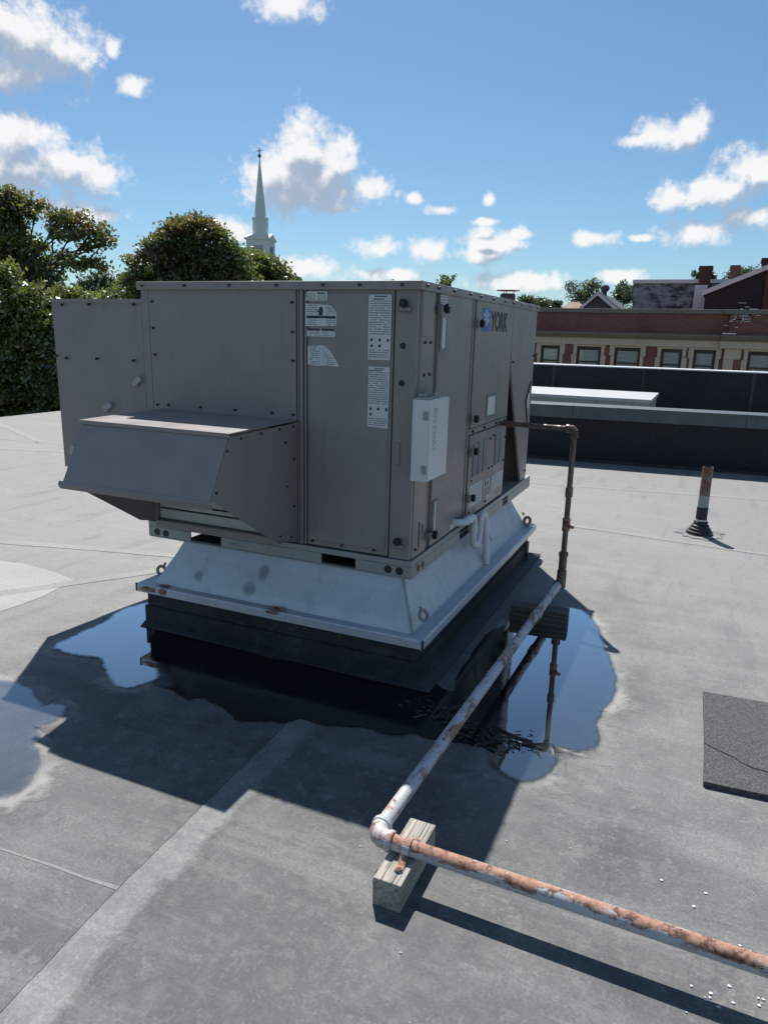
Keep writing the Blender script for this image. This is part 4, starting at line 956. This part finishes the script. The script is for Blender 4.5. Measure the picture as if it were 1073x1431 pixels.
def fbox(x0, x1, o0, o1, z0, z1): return MB().hexa([(x0, fw_y(x0) + o0, z0), (x1, fw_y(x1) + o0, z0), (x1, fw_y(x1) + o1, z0), (x0, fw_y(x0) + o1, z0)], [(x0, fw_y(x0) + o0, z1), (x1, fw_y(x1) + o0, z1), (x1, fw_y(x1) + o1, z1), (x0, fw_y(x0) + o1, z1)])
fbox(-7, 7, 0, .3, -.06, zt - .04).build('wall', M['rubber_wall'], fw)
fbox(-7, 7, -.03, .33, zt - .039, zt - .015).build('metal_edge', M['trim_white'], fw, bevel=.008)
for px in (895, 1050, 770): x = on_y(px, 540, 14.6).x; fbox(x, x + .05, -.006, -.0005, -.05, zt - .041).build('membrane_lap', M['rubber'], fw)

# ================================================================== BRICK BUILDING
BY = 30.0
def bx(px): return on_y(px, 470, BY).x
def bz(px, py): return on_y(px, py, BY).z
ztop, zpar, zcor, zarc, zwin = bz(880, 431.5), bz(880, 464.5), bz(880, 473), bz(880, 483), bz(880, 486)
zsil = zwin - 1.75
bb = thing('brick_building', (bx(880), BY, -9), 'long red brick building with stone window surrounds across the street', 'building')
X0, X1, XB = bx(640), bx(1230), bx(1016)
MB().box(X0, X1, BY + .4, BY + 14, -9, ztop - .55).build('building_body', M['brick'], bb)
MB().box(X0, XB - .002, BY + .02, BY + .39, zcor + .02, ztop - .16).build('parapet', M['brick'], bb)
MB().box(XB, X1, BY - .13, BY + .39, zcor + .02, ztop - .16).build('parapet', M['brick'], bb)
x = X0; k = 0
while x < X1:                                     # coping stones and cornice blocks, one by one
    L = 1.45; o = -.15 if x >= XB - .7 else 0
    MB().box(x + .004, min(x + L, X1) - .004, BY + o - .05, BY + .45, ztop - .158, ztop + RND.uniform(-.006, .006)).build('coping_stone', M['stone_grey'], bb, bevel=.015)
    MB().prism([(BY + .05, zcor - .005), (BY - .18 + o, zcor - .005), (BY - .30 + o, zcor + .12), (BY - .33 + o, zpar - .03), (BY + .019, zpar)], x + .003, min(x + L, X1) - .003, 'x').build('cornice_stone', M['stone_grey'], bb)
    MB().box(x + .003, min(x + L, X1) - .003, BY - .10 + o, BY + .05, zarc, zcor - .008).build('architrave_stone', M['stone'], bb)
    x += L
wins = [(757, 783.6), (807.3, 841.4), (860.4, 896.8), (925.8, 955.6), (971.8, 1003), (1048, 1083), (1108, 1140)]
rng = random.Random(3)
edges = []
for wi, (a, b) in enumerate(wins):
    xa, xb = bx(a), bx(b); o = -.13 if xa > XB else 0
    w = thing('tmp', (0, 0, 0), None, None); bpy.data.objects.remove(w)
    f = .10
    mb = MB().box(xa, xa + f, BY + .06 + o, BY + .2, zsil, zwin); mb.box(xb - f, xb, BY + .06 + o, BY + .2, zsil, zwin); mb.box(xa + f, xb - f, BY + .06 + o, BY + .2, zwin - .12, zwin); mb.box(xa + f, xb - f, BY + .06 + o, BY + .2, zsil, zsil + .08)
    wd = mb.build('window', M['window_brown'], bb)
    zm = zwin - .62
    MB().box(xa + f + .002, xb - f - .002, BY + .068 + o, BY + .098 + o, zm, zm + .06).build('sash_bar', M['window_brown'], wd)
    MB().add([(xa + f, BY + .075 + o, zm + .062), (xb - f, BY + .075 + o, zm + .062), (xb - f, BY + .075 + o, zwin - .122), (xa + f, BY + .075 + o, zwin - .122)], [(0, 1, 2, 3)]).build('pane', M['glass'], wd)
    MB().add([(xa + f, BY + .09 + o, zsil + .08), (xb - f, BY + .09 + o, zsil + .08), (xb - f, BY + .09 + o, zm - .002), (xa + f, BY + .09 + o, zm - .002)], [(0, 1, 2, 3)]).build('pane', M['glass'], wd)
    hb = rng.choice((.9, 1.0, .8, .7))
    bl = MB(); zz = zwin - .13
    while zz > zwin - .13 - hb * 1.5: bl.box(xa + f, xb - f, BY + .102 + o, BY + .108 + o, zz - .045, zz - .004); zz -= .05
    tag(bl.build('blind', M['blind'], wd), kind='stuff')
    MB().box(xa - .1, xb + .1, BY + .30, BY + .32, zsil, zwin).build('dark_room', M['interior'], wd)
    MB().box(xa - .14, xb + .14, BY - .08 + o, BY + .2, zsil - .14, zsil - .002).build('sill', M['stone'], wd)
    for side_, sg in ((xa, -1), (xb, 1)):
        z = zwin + .09; k = wi
        while z > zsil - .1:
            ww = .13 if k % 2 else .19; hh = .40
            x0_, x1_ = (side_ - ww, side_ - .003) if sg < 0 else (side_ + .003, side_ + ww)
            MB().box(x0_, x1_, BY - .035 + o, BY + .25, max(z - hh, zsil - .1), z - .008).build('quoin_stone', M['stone'], bb)
            z -= hh; k += 1
    MB().box(xa - .16, xb + .16, BY - .03 + o, BY + .25, zwin + .003, zarc - .004).build('lintel_stone', M['stone'], bb)
    edges.append((xa, xb))
px_ = X0
for xa, xb in edges + [(X1, X1)]:                 # brick piers between the windows
    if px_ < XB < xa:
        MB().box(px_ + .004, XB, BY + .01, BY + .29, zsil - .2, zarc - .006).build('brick_pier', M['brick'], bb); MB().box(XB + .002, xa - .004, BY - .12, BY + .29, zsil - .2, zarc - .006).build('brick_pier', M['brick'], bb)
    else:
        o = -.13 if px_ > XB else 0
        MB().box(px_ + .004, xa - .004, BY + .01 + o, BY + .29, zsil - .2, zarc - .006).build('brick_pier', M['brick'], bb)
    px_ = xb
z = zarc - .01; k = 0
while z > zsil:
    ww = .30 if k % 2 else .52
    MB().box(XB - .04, XB + ww, BY - .16, BY + .02, z - .38, z - .006).build('quoin_stone', M['stone'], bb); z -= .38; k += 1
MB().box(X0, X1, BY + .03, BY + .395, -9, zsil - .142).build('wall', M['brick'], bb)
# white mortar smears on the parapet
mb = MB(); r_ = random.Random(9); cx_, cz_ = bx(1034), bz(1034, 444)
for k in range(34):
    x_ = cx_ + r_.gauss(0, .26); z_ = cz_ + round(r_.gauss(0, .15) / .072) * .072; L = r_.uniform(.05, .28)
    mb.box(x_ - L / 2, x_ + L / 2, BY - .134, BY - .1305, z_, z_ + r_.uniform(.012, .03))
for k in range(10):
    x_ = cx_ + r_.gauss(0, .2); z_ = cz_ + r_.gauss(0, .12); mb.hexa([(x_, BY - .134, z_), (x_ + .02, BY - .134, z_), (x_ + .02, BY - .1305, z_), (x_, BY - .1305, z_)], [(x_ + .07, BY - .134, z_ + .13), (x_ + .09, BY - .134, z_ + .13), (x_ + .09, BY - .1305, z_ + .13), (x_ + .07, BY - .1305, z_ + .13)])
tag(mb.build('mortar_smears', M['flake'], bb), kind='stuff')
MB().box(bx(1008), bx(1027), BY - .40, BY - .02, zpar + .003, zpar + .05).build('cornice_cap', M['white_paint'], bb)

# round capped flue on the roofs behind the unit
c = at(709, 418, 34)
fl = thing('roof_flue', (c.x, c.y, c.z - 1), 'dark round flue with flat disc cap showing above the unit roof edge', 'flue')
MB().lathe([(.36, -1.0), (.36, .18), (.30, .25)], tuple(c), 20).build('drum', M['slate'], fl, smooth=True)
for a in (0, 2.1, 4.2): MB().tube([(c.x + .28 * math.cos(a), c.y + .28 * math.sin(a), c.z + .2), (c.x + .28 * math.cos(a), c.y + .28 * math.sin(a), c.z + .37)], .02, 6).build('cap_strut', M['steel'], fl)
MB().lathe([(.55, .37), (.56, .40), (.1, .46)], tuple(c), 24).build('disc_cap', M['galv_dull'], fl, smooth=True)

# houses behind the brick building
def PT(px, py, d): return at(px, py, d)
h = thing('whitewashed_building', tuple(PT(930, 431, 46)), 'blotchy whitewashed brick building with flat pale roof edge behind the red parapet', 'building')
a = PT(886, 396, 46); b = on_y(1060, 396, a.y); b.z = a.z
dd = (b - a).normalized(); nn = Vector((-dd.y, dd.x, 0)).normalized()
def slab(h_, a, b, z0, z1, o0, o1, name, m, bev=0):
    a0, b0, a1, b1 = a + nn * o0, b + nn * o0, a + nn * o1, b + nn * o1
    return MB().hexa([(a0.x, a0.y, z0), (b0.x, b0.y, z0), (b1.x, b1.y, z0), (a1.x, a1.y, z0)], [(a0.x, a0.y, z1), (b0.x, b0.y, z1), (b1.x, b1.y, z1), (a1.x, a1.y, z1)]).build(name, m, h_, bevel=bev)
slab(h, a, b, -9, a.z, 0, 9, 'wall', M['limewash']); slab(h, a - dd * .1, b, a.z + .002, a.z + .22, -.12, 9.1, 'roof_edge', M['trim_white'])
def chimney(px0, px1, py0, py1, d, label, base=None, lean=0):
    a = PT(px0, py0, d); b = PT(px1, py0, d); w = (b - a).length; c = PT((px0 + px1) / 2, py1, d); t = PT((px0 + px1) / 2, py0, d)
    o = thing('chimney', tuple(c), label, 'chimney', 'brick chimneys behind the parapet')
    MB().box(c.x - w * .42, c.x + w * .42, c.y - .35, c.y + .35, c.z - 1.2, t.z - .35).build('shaft', M['brick_dark'], o)
    for k, e in ((0, .46), (1, .52), (2, .5)): MB().box(c.x - w * e, c.x + w * e, c.y - .35 - k * .03, c.y + .35 + k * .03, t.z - .348 + k * .12, t.z - .232 + k * .12).build('corbel', M['brick_dark'], o)
    return o
ch = chimney(974, 992, 373, 399, 43, 'dark red brick chimney standing on a white-painted pier')
a = PT(971, 399, 43); b = PT(987, 431, 43)
MB().box(a.x, b.x - .1, a.y - .40, a.y + .40, b.z - 1.5, a.z).build('pier', M['trim_white'], ch)['label'] = 'white-painted pier under the chimney'
chimney(1017, 1030, 372, 398, 46, 'slim brick chimney rising where the dark gable meets the whitewashed wall')
chimney(1061, 1080, 362, 386, 42, 'brick chimney at the right edge rising above the dark gable')
gh = thing('gabled_house', tuple(PT(1040, 431, 40)), 'dark brick house with sloping pale roof verge at the far right', 'house')
A_, C_ = PT(985, 412, 40), PT(1120, 362, 40); Dn = PT(1255, 412, 40)
yw = A_.y
MB().prism([(A_.x, -9), (Dn.x, -9), (Dn.x, A_.z), (C_.x, C_.z), (A_.x, A_.z)], yw, yw + 10, 'y').build('wall', M['brick_black'], gh)
for (p, q_) in ((A_, C_), (C_, Dn)):
    MB().prism([(p.x - .15, p.z - .05), (q_.x, q_.z), (q_.x, q_.z + .26), (p.x - .15, p.z + .21)], yw - .25, yw - .02, 'y').build('verge', M['trim_white'], gh)
    MB().prism([(p.x - .1, p.z + .02), (q_.x, q_.z + .02), (q_.x, q_.z + .2), (p.x - .1, p.z + .2)], yw - .018, yw + 10, 'y').build('roof', M['slate'], gh)
a = PT(1066, 400, 39.9); MB().box(a.x, a.x + 1.2, yw - .08, yw - .002, -9, a.z + 1).build('downpipe_box', M['brick_dark'], gh)
sg = thing('small_gable', tuple(PT(838, 431, 48)), 'small grey gable roof with white bargeboards just above the red brick parapet', 'house')
L_, T_, R2 = PT(814, 431, 48), PT(837, 412.5, 48), PT(861, 431, 48)
MB().prism([(L_.x, -9), (R2.x, -9), (R2.x, L_.z - .1), (T_.x, T_.z - .12), (L_.x, L_.z - .1)], L_.y, L_.y + 9, 'y').build('wall', M['slate'], sg)
for p in (L_, R2):
    s_ = 1 if p is L_ else -1
    MB().prism([(p.x - .25 * s_, L_.z - .25), (T_.x, T_.z - .06), (T_.x, T_.z + .16), (p.x - .25 * s_, L_.z - .03)], L_.y - .3, L_.y - .1, 'y').build('bargeboard', M['trim_white'], sg)
    MB().prism([(p.x - .22 * s_, L_.z - .1), (T_.x, T_.z + .05), (T_.x, T_.z + .22), (p.x - .22 * s_, L_.z + .08)], L_.y - .098, L_.y + 9, 'y').build('roof', M['slate'], sg)
c = PT(845, 403, 49)
tv = thing('turbine_vent', (c.x, c.y, c.z - 1.2), 'dark round turbine vent ball on a short stack behind the small gable', 'roof vent')
MB().lathe([(.16, -1.2), (.16, -.22)], tuple(c), 14).build('stack', M['slate'], tv, smooth=True)
mb = MB().lathe([(.12, -.24), (.24, -.18), (.31, -.03), (.29, .10), (.18, .22), (.02, .26)], tuple(c), 18); mb.build('ball', M['slate'], tv, smooth=True)
hr = thing('hip_roof_house', tuple(PT(802, 431, 55)), 'pale tan hipped roof tip beside the small grey gable', 'house')
a, b, t = PT(782, 432, 55), PT(822, 432, 55), PT(801, 421.5, 55)
w = b.x - a.x
MB().add([(a.x, a.y, a.z), (b.x, a.y, a.z), (b.x, a.y + w, a.z), (a.x, a.y + w, a.z), (t.x - .3, a.y + w / 2, t.z), (t.x + .3, a.y + w / 2, t.z)], [(0, 1, 5, 4), (1, 2, 5), (2, 3, 4, 5), (3, 0, 4)]).build('roof', M['tan_roof'], hr)
MB().box(a.x + .3, b.x - .3, a.y + .3, a.y + w - .3, -9, a.z - .002).build('wall', M['stone'], hr)

# church steeple
SD = 150.0; sc_ = SD / FPX
c = at(364.5, 340, SD); cx_, cy_ = c.x, c.y
def szz(py): return at(364, py, SD).z
stp = thing('church_steeple', (cx_, cy_, -9), 'tall white church steeple with slender spire and cross above the trees', 'steeple')
yaw = math.radians(16)
def sqr(wd, z, n=4, off=math.pi / 4):
    return [(cx_ + wd * math.cos(off + yaw + 2 * math.pi * k / n), cy_ + wd * math.sin(off + yaw + 2 * math.pi * k / n), z) for k in range(n)]
def frustum(w0, z0, w1, z1, name, n=4, off=math.pi / 4, mm=None, par=None):
    a = sqr(w0, z0, n, off); b = sqr(w1, z1, n, off)
    return MB().add(a + b, [(k, (k + 1) % n, n + (k + 1) % n, n + k) for k in range(n)] + [tuple(range(n)), tuple(range(n, 2 * n))]).build(name, mm or M['steeple_white'], par or stp)
hw = 17.5 * sc_
frustum(hw * 1.28, -9, hw * 1.28, szz(337), 'tower')
frustum(hw * 1.42, szz(337) + .01, hw * 1.46, szz(334), 'cornice')
frustum(hw * 1.02, szz(334) + .01, hw * .96, szz(309), 'drum', 8, math.pi / 8) if False else frustum(10.6 * sc_ * 1.06, szz(334) + .01, 10.2 * sc_ * 1.04, szz(309), 'drum', 8, math.pi / 8)
frustum(11.4 * sc_, szz(309) + .01, 11.6 * sc_, szz(306), 'drum_cornice', 8, math.pi / 8)
frustum(8.3 * sc_, szz(306) + .01, .5 * sc_, szz(226), 'spire', 8, math.pi / 8)
for k in range(4):                                 # pediments and louvred openings, one on each face
    a = yaw + k * math.pi / 2; nrm = Vector((math.cos(a), math.sin(a), 0)); tan = Vector((-nrm.y, nrm.x, 0)); d0 = hw * 1.28 * .7071
    c0 = Vector((cx_, cy_, 0)) + nrm * d0; wv = hw * .98
    z0, z1 = szz(334.5), szz(327.5)
    pts = [c0 - tan * wv, c0 + tan * wv]
    mb = MB().add([(*(pts[0] + nrm * .25).xy, z0), (*(pts[1] + nrm * .25).xy, z0), (*(c0 + nrm * .25).xy, z1), (*(pts[0] - nrm * 1.6).xy, z0), (*(pts[1] - nrm * 1.6).xy, z0), (*(c0 - nrm * 1.6).xy, z1)], [(0, 1, 2), (3, 5, 4), (0, 3, 4, 1), (1, 4, 5, 2), (2, 5, 3, 0)])
    mb.build('pediment', M['steeple_white'], stp)
    mb = MB()
    ow = hw * .42
    for j in range(9):
        zz = szz(346) - j * .45
        p = c0 + nrm * .04; mb.add([(*(p - tan * ow).xy, zz), (*(p + tan * ow).xy, zz), (*(p + tan * ow + nrm * .16).xy, zz - .25), (*(p - tan * ow + nrm * .16).xy, zz - .25)], [(0, 1, 2, 3)])
    b_ = MB().add([(*(c0 + nrm * .02 - tan * ow).xy, szz(346) - 4.2), (*(c0 + nrm * .02 + tan * ow).xy, szz(346) - 4.2), (*(c0 + nrm * .02 + tan * ow).xy, szz(345)), (*(c0 + nrm * .02 - tan * ow).xy, szz(345))], [(0, 1, 2, 3)]).build('belfry_opening', M['slate'], stp)
    tag(mb.build('louvers', M['steeple_white'], b_), kind='stuff')
mb = MB().tube([(cx_, cy_, szz(226.5)), (cx_, cy_, szz(214))], .10, 6); tz = szz(218); mb.tube([(cx_ - .55, cy_, tz), (cx_ + .55, cy_, tz)], .09, 6); mb.build('cross', M['window_brown'], stp)
MB().lathe([(.12, -.4), (.34, -.1), (.34, .1), (.1, .4)], (cx_, cy_, szz(224.5)), 10).build('finial', M['window_brown'], stp, smooth=True)

# ================================================================== TREES
def leaves(rg, lobes, n_cl, per, spread, size, droop=.5):
    """leaf quads: clusters in the outer part of ellipsoid lobes; returns verts, faces, tint"""
    cents = []; tints = []
    vol = np.array([r[0] * r[1] * r[2] for _, r, _ in lobes]) ** .72; cnt = np.maximum(3, (vol / vol.sum() * n_cl)).astype(int)
    for (c, r, tb), k in zip(lobes, cnt):
        d = rg.normal(size=(k, 3)); d /= np.linalg.norm(d, axis=1)[:, None]
        rad = rg.random(k) ** .36 * (1 + rg.normal(0, .21, k))
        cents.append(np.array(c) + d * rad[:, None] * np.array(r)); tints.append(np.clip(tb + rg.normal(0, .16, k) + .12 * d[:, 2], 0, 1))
    C = np.concatenate(cents); Tn = np.concatenate(tints); n = len(C) * per
    P = np.repeat(C, per, 0) + rg.normal(size=(n, 3)) * np.array(spread); t = np.clip(np.repeat(Tn, per) + rg.normal(0, .10, n), 0, 1)
    nr = rg.normal(size=(n, 3)) * .8 + np.array([0, 0, droop]); nr /= np.linalg.norm(nr, axis=1)[:, None]
    a = np.cross(nr, rg.normal(size=(n, 3))); a /= np.linalg.norm(a, axis=1)[:, None]; b = np.cross(nr, a)
    s = size * rg.uniform(.6, 1.35, n)[:, None]
    V = np.stack([P - a * s * .5, P + b * s * .36 + a * s * .05, P + a * s * .62, P - b * s * .36 + a * s * .05], 1).reshape(-1, 3)
    return V, n, t
def foliage(name, V, n, t, m, parent, o):
    me = bpy.data.meshes.new(name); me.vertices.add(n * 4); me.vertices.foreach_set('co', (V - np.array(o)).ravel())
    me.loops.add(n * 4); me.loops.foreach_set('vertex_index', np.arange(n * 4)); me.polygons.add(n)
    me.polygons.foreach_set('loop_start', np.arange(n) * 4); me.polygons.foreach_set('loop_total', np.full(n, 4)); me.update(calc_edges=True)
    at_ = me.attributes.new('tint', 'FLOAT', 'FACE'); at_.data.foreach_set('value', t.astype(np.float32)); me.materials.append(m)
    ob = bpy.data.objects.new(name, me); COL.objects.link(ob)
    if parent: ob.parent = parent
    else: ob.location = o
    return ob
def tree(name, label, base, lobes, m, n_cl, per, spread, size, seed, trunk_r=.28, group=None, twigs=True, fork=None):
    rg = np.random.default_rng(seed); base = Vector(base)
    t = thing(name, tuple(base), label, 'tree', group)
    V, n, tt = leaves(rg, lobes, n_cl, per, spread, size)
    foliage('crown', V, n, tt, m, t, base)
    mb = MB(); zt_ = min(c[2] - r[2] * .4 for c, r, _ in lobes); cxm = np.mean([c[:2] for c, r, _ in lobes], 0)
    fork0 = fork
    fork = fork0 if fork0 is not None else Vector((base.x * .6 + cxm[0] * .4, base.y * .6 + cxm[1] * .4, max(base.z + 2, base.z + (zt_ - base.z) * .75)))
    fork = Vector(fork) if fork0 is not None else fork
    mb.tube([base, base.lerp(fork, .5) + Vector((rg.normal(0, .15), rg.normal(0, .15), 0)), fork], [trunk_r * 1.25, trunk_r, trunk_r * .8], 10)
    for (c, r, _) in lobes:
        c = Vector(c); mid = fork.lerp(c, .5) + Vector((rg.normal(0, .14), rg.normal(0, .14), rg.normal(-.05, .10))) * (c - fork).length
        mb.tube([fork, mid, c, c + Vector((rg.normal(0, .3) * r[0], rg.normal(0, .3) * r[1], r[2] * .6))], [trunk_r * .22, trunk_r * .11, trunk_r * .06, trunk_r * .02], 6)
        if twigs:
            for k in range(5):
                d = rg.normal(size=3); d /= np.linalg.norm(d); e_ = c + Vector(d * np.array(r) * .9)
                mb.tube([c.lerp(mid, .3 * rg.random()), c.lerp(e_, .5) + Vector((0, 0, -.08)), e_], [trunk_r * .10, trunk_r * .06, trunk_r * .02], 5)
    mb.build('trunk', M['bark'], t, smooth=True)
    return t
def LB(px, py, rx, ry, d, tint=.35, dz=None):     # lobe seen at that pixel, px radii -> metres
    k = d / FPX; return (tuple(at(px, py, d)), (rx * k, (dz or (rx + ry) / 2) * k, ry * k), tint)
d = 21
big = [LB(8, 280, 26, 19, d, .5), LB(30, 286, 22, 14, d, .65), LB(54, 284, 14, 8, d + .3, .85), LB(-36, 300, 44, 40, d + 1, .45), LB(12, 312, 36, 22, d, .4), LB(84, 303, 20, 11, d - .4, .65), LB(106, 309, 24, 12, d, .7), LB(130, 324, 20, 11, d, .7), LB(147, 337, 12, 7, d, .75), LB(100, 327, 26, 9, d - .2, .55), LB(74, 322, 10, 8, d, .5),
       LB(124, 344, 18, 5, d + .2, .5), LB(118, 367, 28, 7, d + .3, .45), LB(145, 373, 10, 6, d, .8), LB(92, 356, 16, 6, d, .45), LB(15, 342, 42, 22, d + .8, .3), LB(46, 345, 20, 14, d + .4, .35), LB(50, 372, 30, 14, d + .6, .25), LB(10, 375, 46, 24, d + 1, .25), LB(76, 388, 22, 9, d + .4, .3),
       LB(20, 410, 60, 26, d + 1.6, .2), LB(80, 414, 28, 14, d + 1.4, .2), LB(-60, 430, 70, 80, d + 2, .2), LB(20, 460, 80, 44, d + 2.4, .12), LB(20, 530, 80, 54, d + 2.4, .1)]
b0 = at(5, 560, d + 1.5); tree('maple_tree', 'big maple tree with browning leaves at the left edge of the picture', (b0.x, b0.y, -9), big, M['leaf_maple'], 1750, 40, (.13, .13, .09), .108, 11, .30, fork=at(8, 430, d + 1))
d = 17.5
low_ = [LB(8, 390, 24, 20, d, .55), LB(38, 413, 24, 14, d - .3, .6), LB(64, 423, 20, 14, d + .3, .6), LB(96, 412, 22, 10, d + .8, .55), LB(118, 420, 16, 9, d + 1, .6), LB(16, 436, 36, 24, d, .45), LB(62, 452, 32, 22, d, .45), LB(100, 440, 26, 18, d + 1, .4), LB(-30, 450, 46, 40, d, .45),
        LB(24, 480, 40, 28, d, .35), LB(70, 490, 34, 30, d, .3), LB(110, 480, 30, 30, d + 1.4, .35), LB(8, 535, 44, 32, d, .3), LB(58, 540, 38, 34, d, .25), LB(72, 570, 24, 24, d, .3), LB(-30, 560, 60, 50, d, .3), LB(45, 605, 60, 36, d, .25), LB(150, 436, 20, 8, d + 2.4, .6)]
b0 = at(40, 580, d + .5); tree('young_tree', 'yellow-green leafy tree below the big maple at the roof edge', (b0.x, b0.y, -9), low_, M['leaf_lime'], 1600, 38, (.11, .11, .08), .092, 12, .16, fork=at(40, 520, d + .3))
d = 30
mid_ = [LB(262, 315, 24, 11, d, .65), LB(240, 322, 20, 10, d - .4, .68), LB(288, 322, 22, 11, d, .7), LB(308, 334, 18, 12, d, .6), LB(262, 334, 40, 14, d, .45), LB(228, 326, 11, 6, d - .4, .65), LB(211, 345, 12, 6, d - .5, .6), LB(337, 357, 11, 7, d, .5), LB(276, 307, 12, 5, d, .7), LB(249, 309, 10, 5, d, .6), LB(300, 318, 10, 5, d, .75), LB(222, 340, 18, 10, d - .5, .6), LB(322, 350, 16, 12, d, .5), LB(206, 358, 18, 8, d - .4, .62), LB(188, 366, 11, 6, d - .3, .65), LB(255, 358, 52, 18, d + .6, .32), LB(305, 362, 34, 15, d + .3, .4), LB(196, 382, 20, 9, d, .5), LB(182, 392, 14, 8, d, .5),
        LB(250, 382, 60, 20, d + 1, .26), LB(318, 386, 38, 18, d + .5, .3), LB(220, 405, 60, 18, d + 1, .2), LB(300, 410, 60, 20, d + 1, .2), LB(260, 440, 80, 30, d + 2, .15)]
b0 = at(265, 430, d + 1); tree('maple_tree', 'rounded maple tree with reddish top between the steeple and the big left maple', (b0.x, b0.y, -9), mid_, M['leaf_maple'], 1150, 42, (.17, .17, .12), .14, 13, .26, fork=at(262, 425, d + .6))
d = 34
rt = [LB(348, 366, 20, 13, d, .5), LB(366, 370, 18, 12, d, .55), LB(384, 379, 16, 10, d, .6), LB(336, 378, 24, 16, d, .4), LB(398, 387, 9, 7, d, .6), LB(362, 388, 40, 16, d + .5, .35), LB(360, 405, 46, 20, d + 1, .3)]
b0 = at(360, 430, d + 1); tree('broadleaf_tree', 'bright green tree just in front of the steeple base', (b0.x, b0.y, -9), rt, M['leaf_lime'], 560, 36, (.18, .18, .13), .15, 14, .2, fork=at(358, 425, d + .6))
d = 60
nb = [LB(165, 418, 26, 10, d, .5), LB(185, 408, 20, 9, d, .55), LB(130, 424, 26, 10, d, .5), LB(205, 415, 24, 14, d, .4)]
b0 = at(170, 440, d); tree('broadleaf_tree', 'low yellow-green tree top between the two maples', (b0.x, b0.y, -9), nb, M['leaf_lime'], 420, 22, (.3, .3, .22), .26, 15, .2)
def conifer(px, py_top, py_bot, wpx, d, label, seed):
    rg = np.random.default_rng(seed); lob = []
    for k in range(7):
        t = k / 6; py = py_top + (py_bot - py_top) * t; lob.append(LB(px, py + 3, wpx * (.15 + .85 * t), (py_bot - py_top) / 9, d, .3))
    b = at(px, py_bot, d); tree('conifer_tree', label, (b.x, b.y, -9), lob, M['leaf_dark'], 130, 12, (.5, .5, .35), .75, seed, .3, 'distant conifers on the left skyline', False)
conifer(146, 385, 420, 9, 190, 'tallest dark conifer on the far skyline between the maples', 31); conifer(157, 386, 420, 8, 195, 'slim dark conifer just right of the tallest far conifer', 32)
for (px, py, rx, ry, d, lab, sd) in ((122, 396, 20, 18, 200, 'rounded far tree touching the big maple on the left skyline', 41), (178, 392, 15, 18, 205, 'rounded far tree on the skyline beside the rounded maple', 42),
      (623, 393, 14, 9, 48, 'thin leafy tree top peeping over the unit roof edge', 43), (745, 420, 22, 8, 75, 'low bright green tree top at the right end of the unit', 44), (772, 424, 16, 6, 85, 'low bushy tree top left of the tan hipped roof', 45),
      (815, 408, 26, 20, 95, 'dark full tree behind the small gable and turbine vent', 46), (870, 408, 22, 17, 100, 'green tree touching the whitewashed building', 47), (1035, 383, 26, 15, 90, 'large leafy tree behind the brick chimneys', 48), (985, 386, 16, 8, 95, 'small tree top behind the left brick chimney', 49), (385, 388, 1, 1, 160, '', 0), (415, 390, 8, 3, 170, 'tiny far tree top over the roof edge beside the labels', 50), (545, 395, 9, 4, 170, 'tiny far tree top over the middle of the unit roof', 51)):
    if not lab: continue
    rg = np.random.default_rng(sd); k = 7
    lob = [LB(px, py + ry * .4, rx * .8, ry * .7, d, .35)] + [LB(px + rg.uniform(-.7, .7) * rx, py + rg.uniform(-.5, .5) * ry, rx * .42, ry * .40, d + rg.normal(0, 1), rg.uniform(.25, .6)) for _ in range(k)]
    lob.append(LB(px, py + ry * 3.2, rx * 1.5, ry * 2.2, d + 1, .3)); b = at(px, py + ry * 2, d)
    kk = d / FPX
    tree('broadleaf_tree', lab, (b.x, b.y, -9), lob, M['leaf_far' if d > 60 else 'leaf_lime'], 520 if d > 60 else 130, 22 if d > 60 else 14, (rx * kk * .09,) * 3, max(.14, 2.4 * kk), sd, .25, None, d < 60)
# wooded horizon
rg = np.random.default_rng(77); lob = []
for a in np.arange(-2.0, 1.3, .035):
    R = rg.uniform(300, 420); h_ = rg.uniform(5, 11)
    lob.append(((R * math.sin(a), R * math.cos(a), -9 + h_ * .9), (rg.uniform(9, 15), 8, h_), rg.uniform(.2, .5)))
V, n, t = leaves(rg, lob, 2200, 10, (1.5, 1.5, 1.0), 2.6)
tag(foliage('distant_woods', V, n, t, M['leaf_far'], None, Vector((0, 300, -9))), kind='stuff')
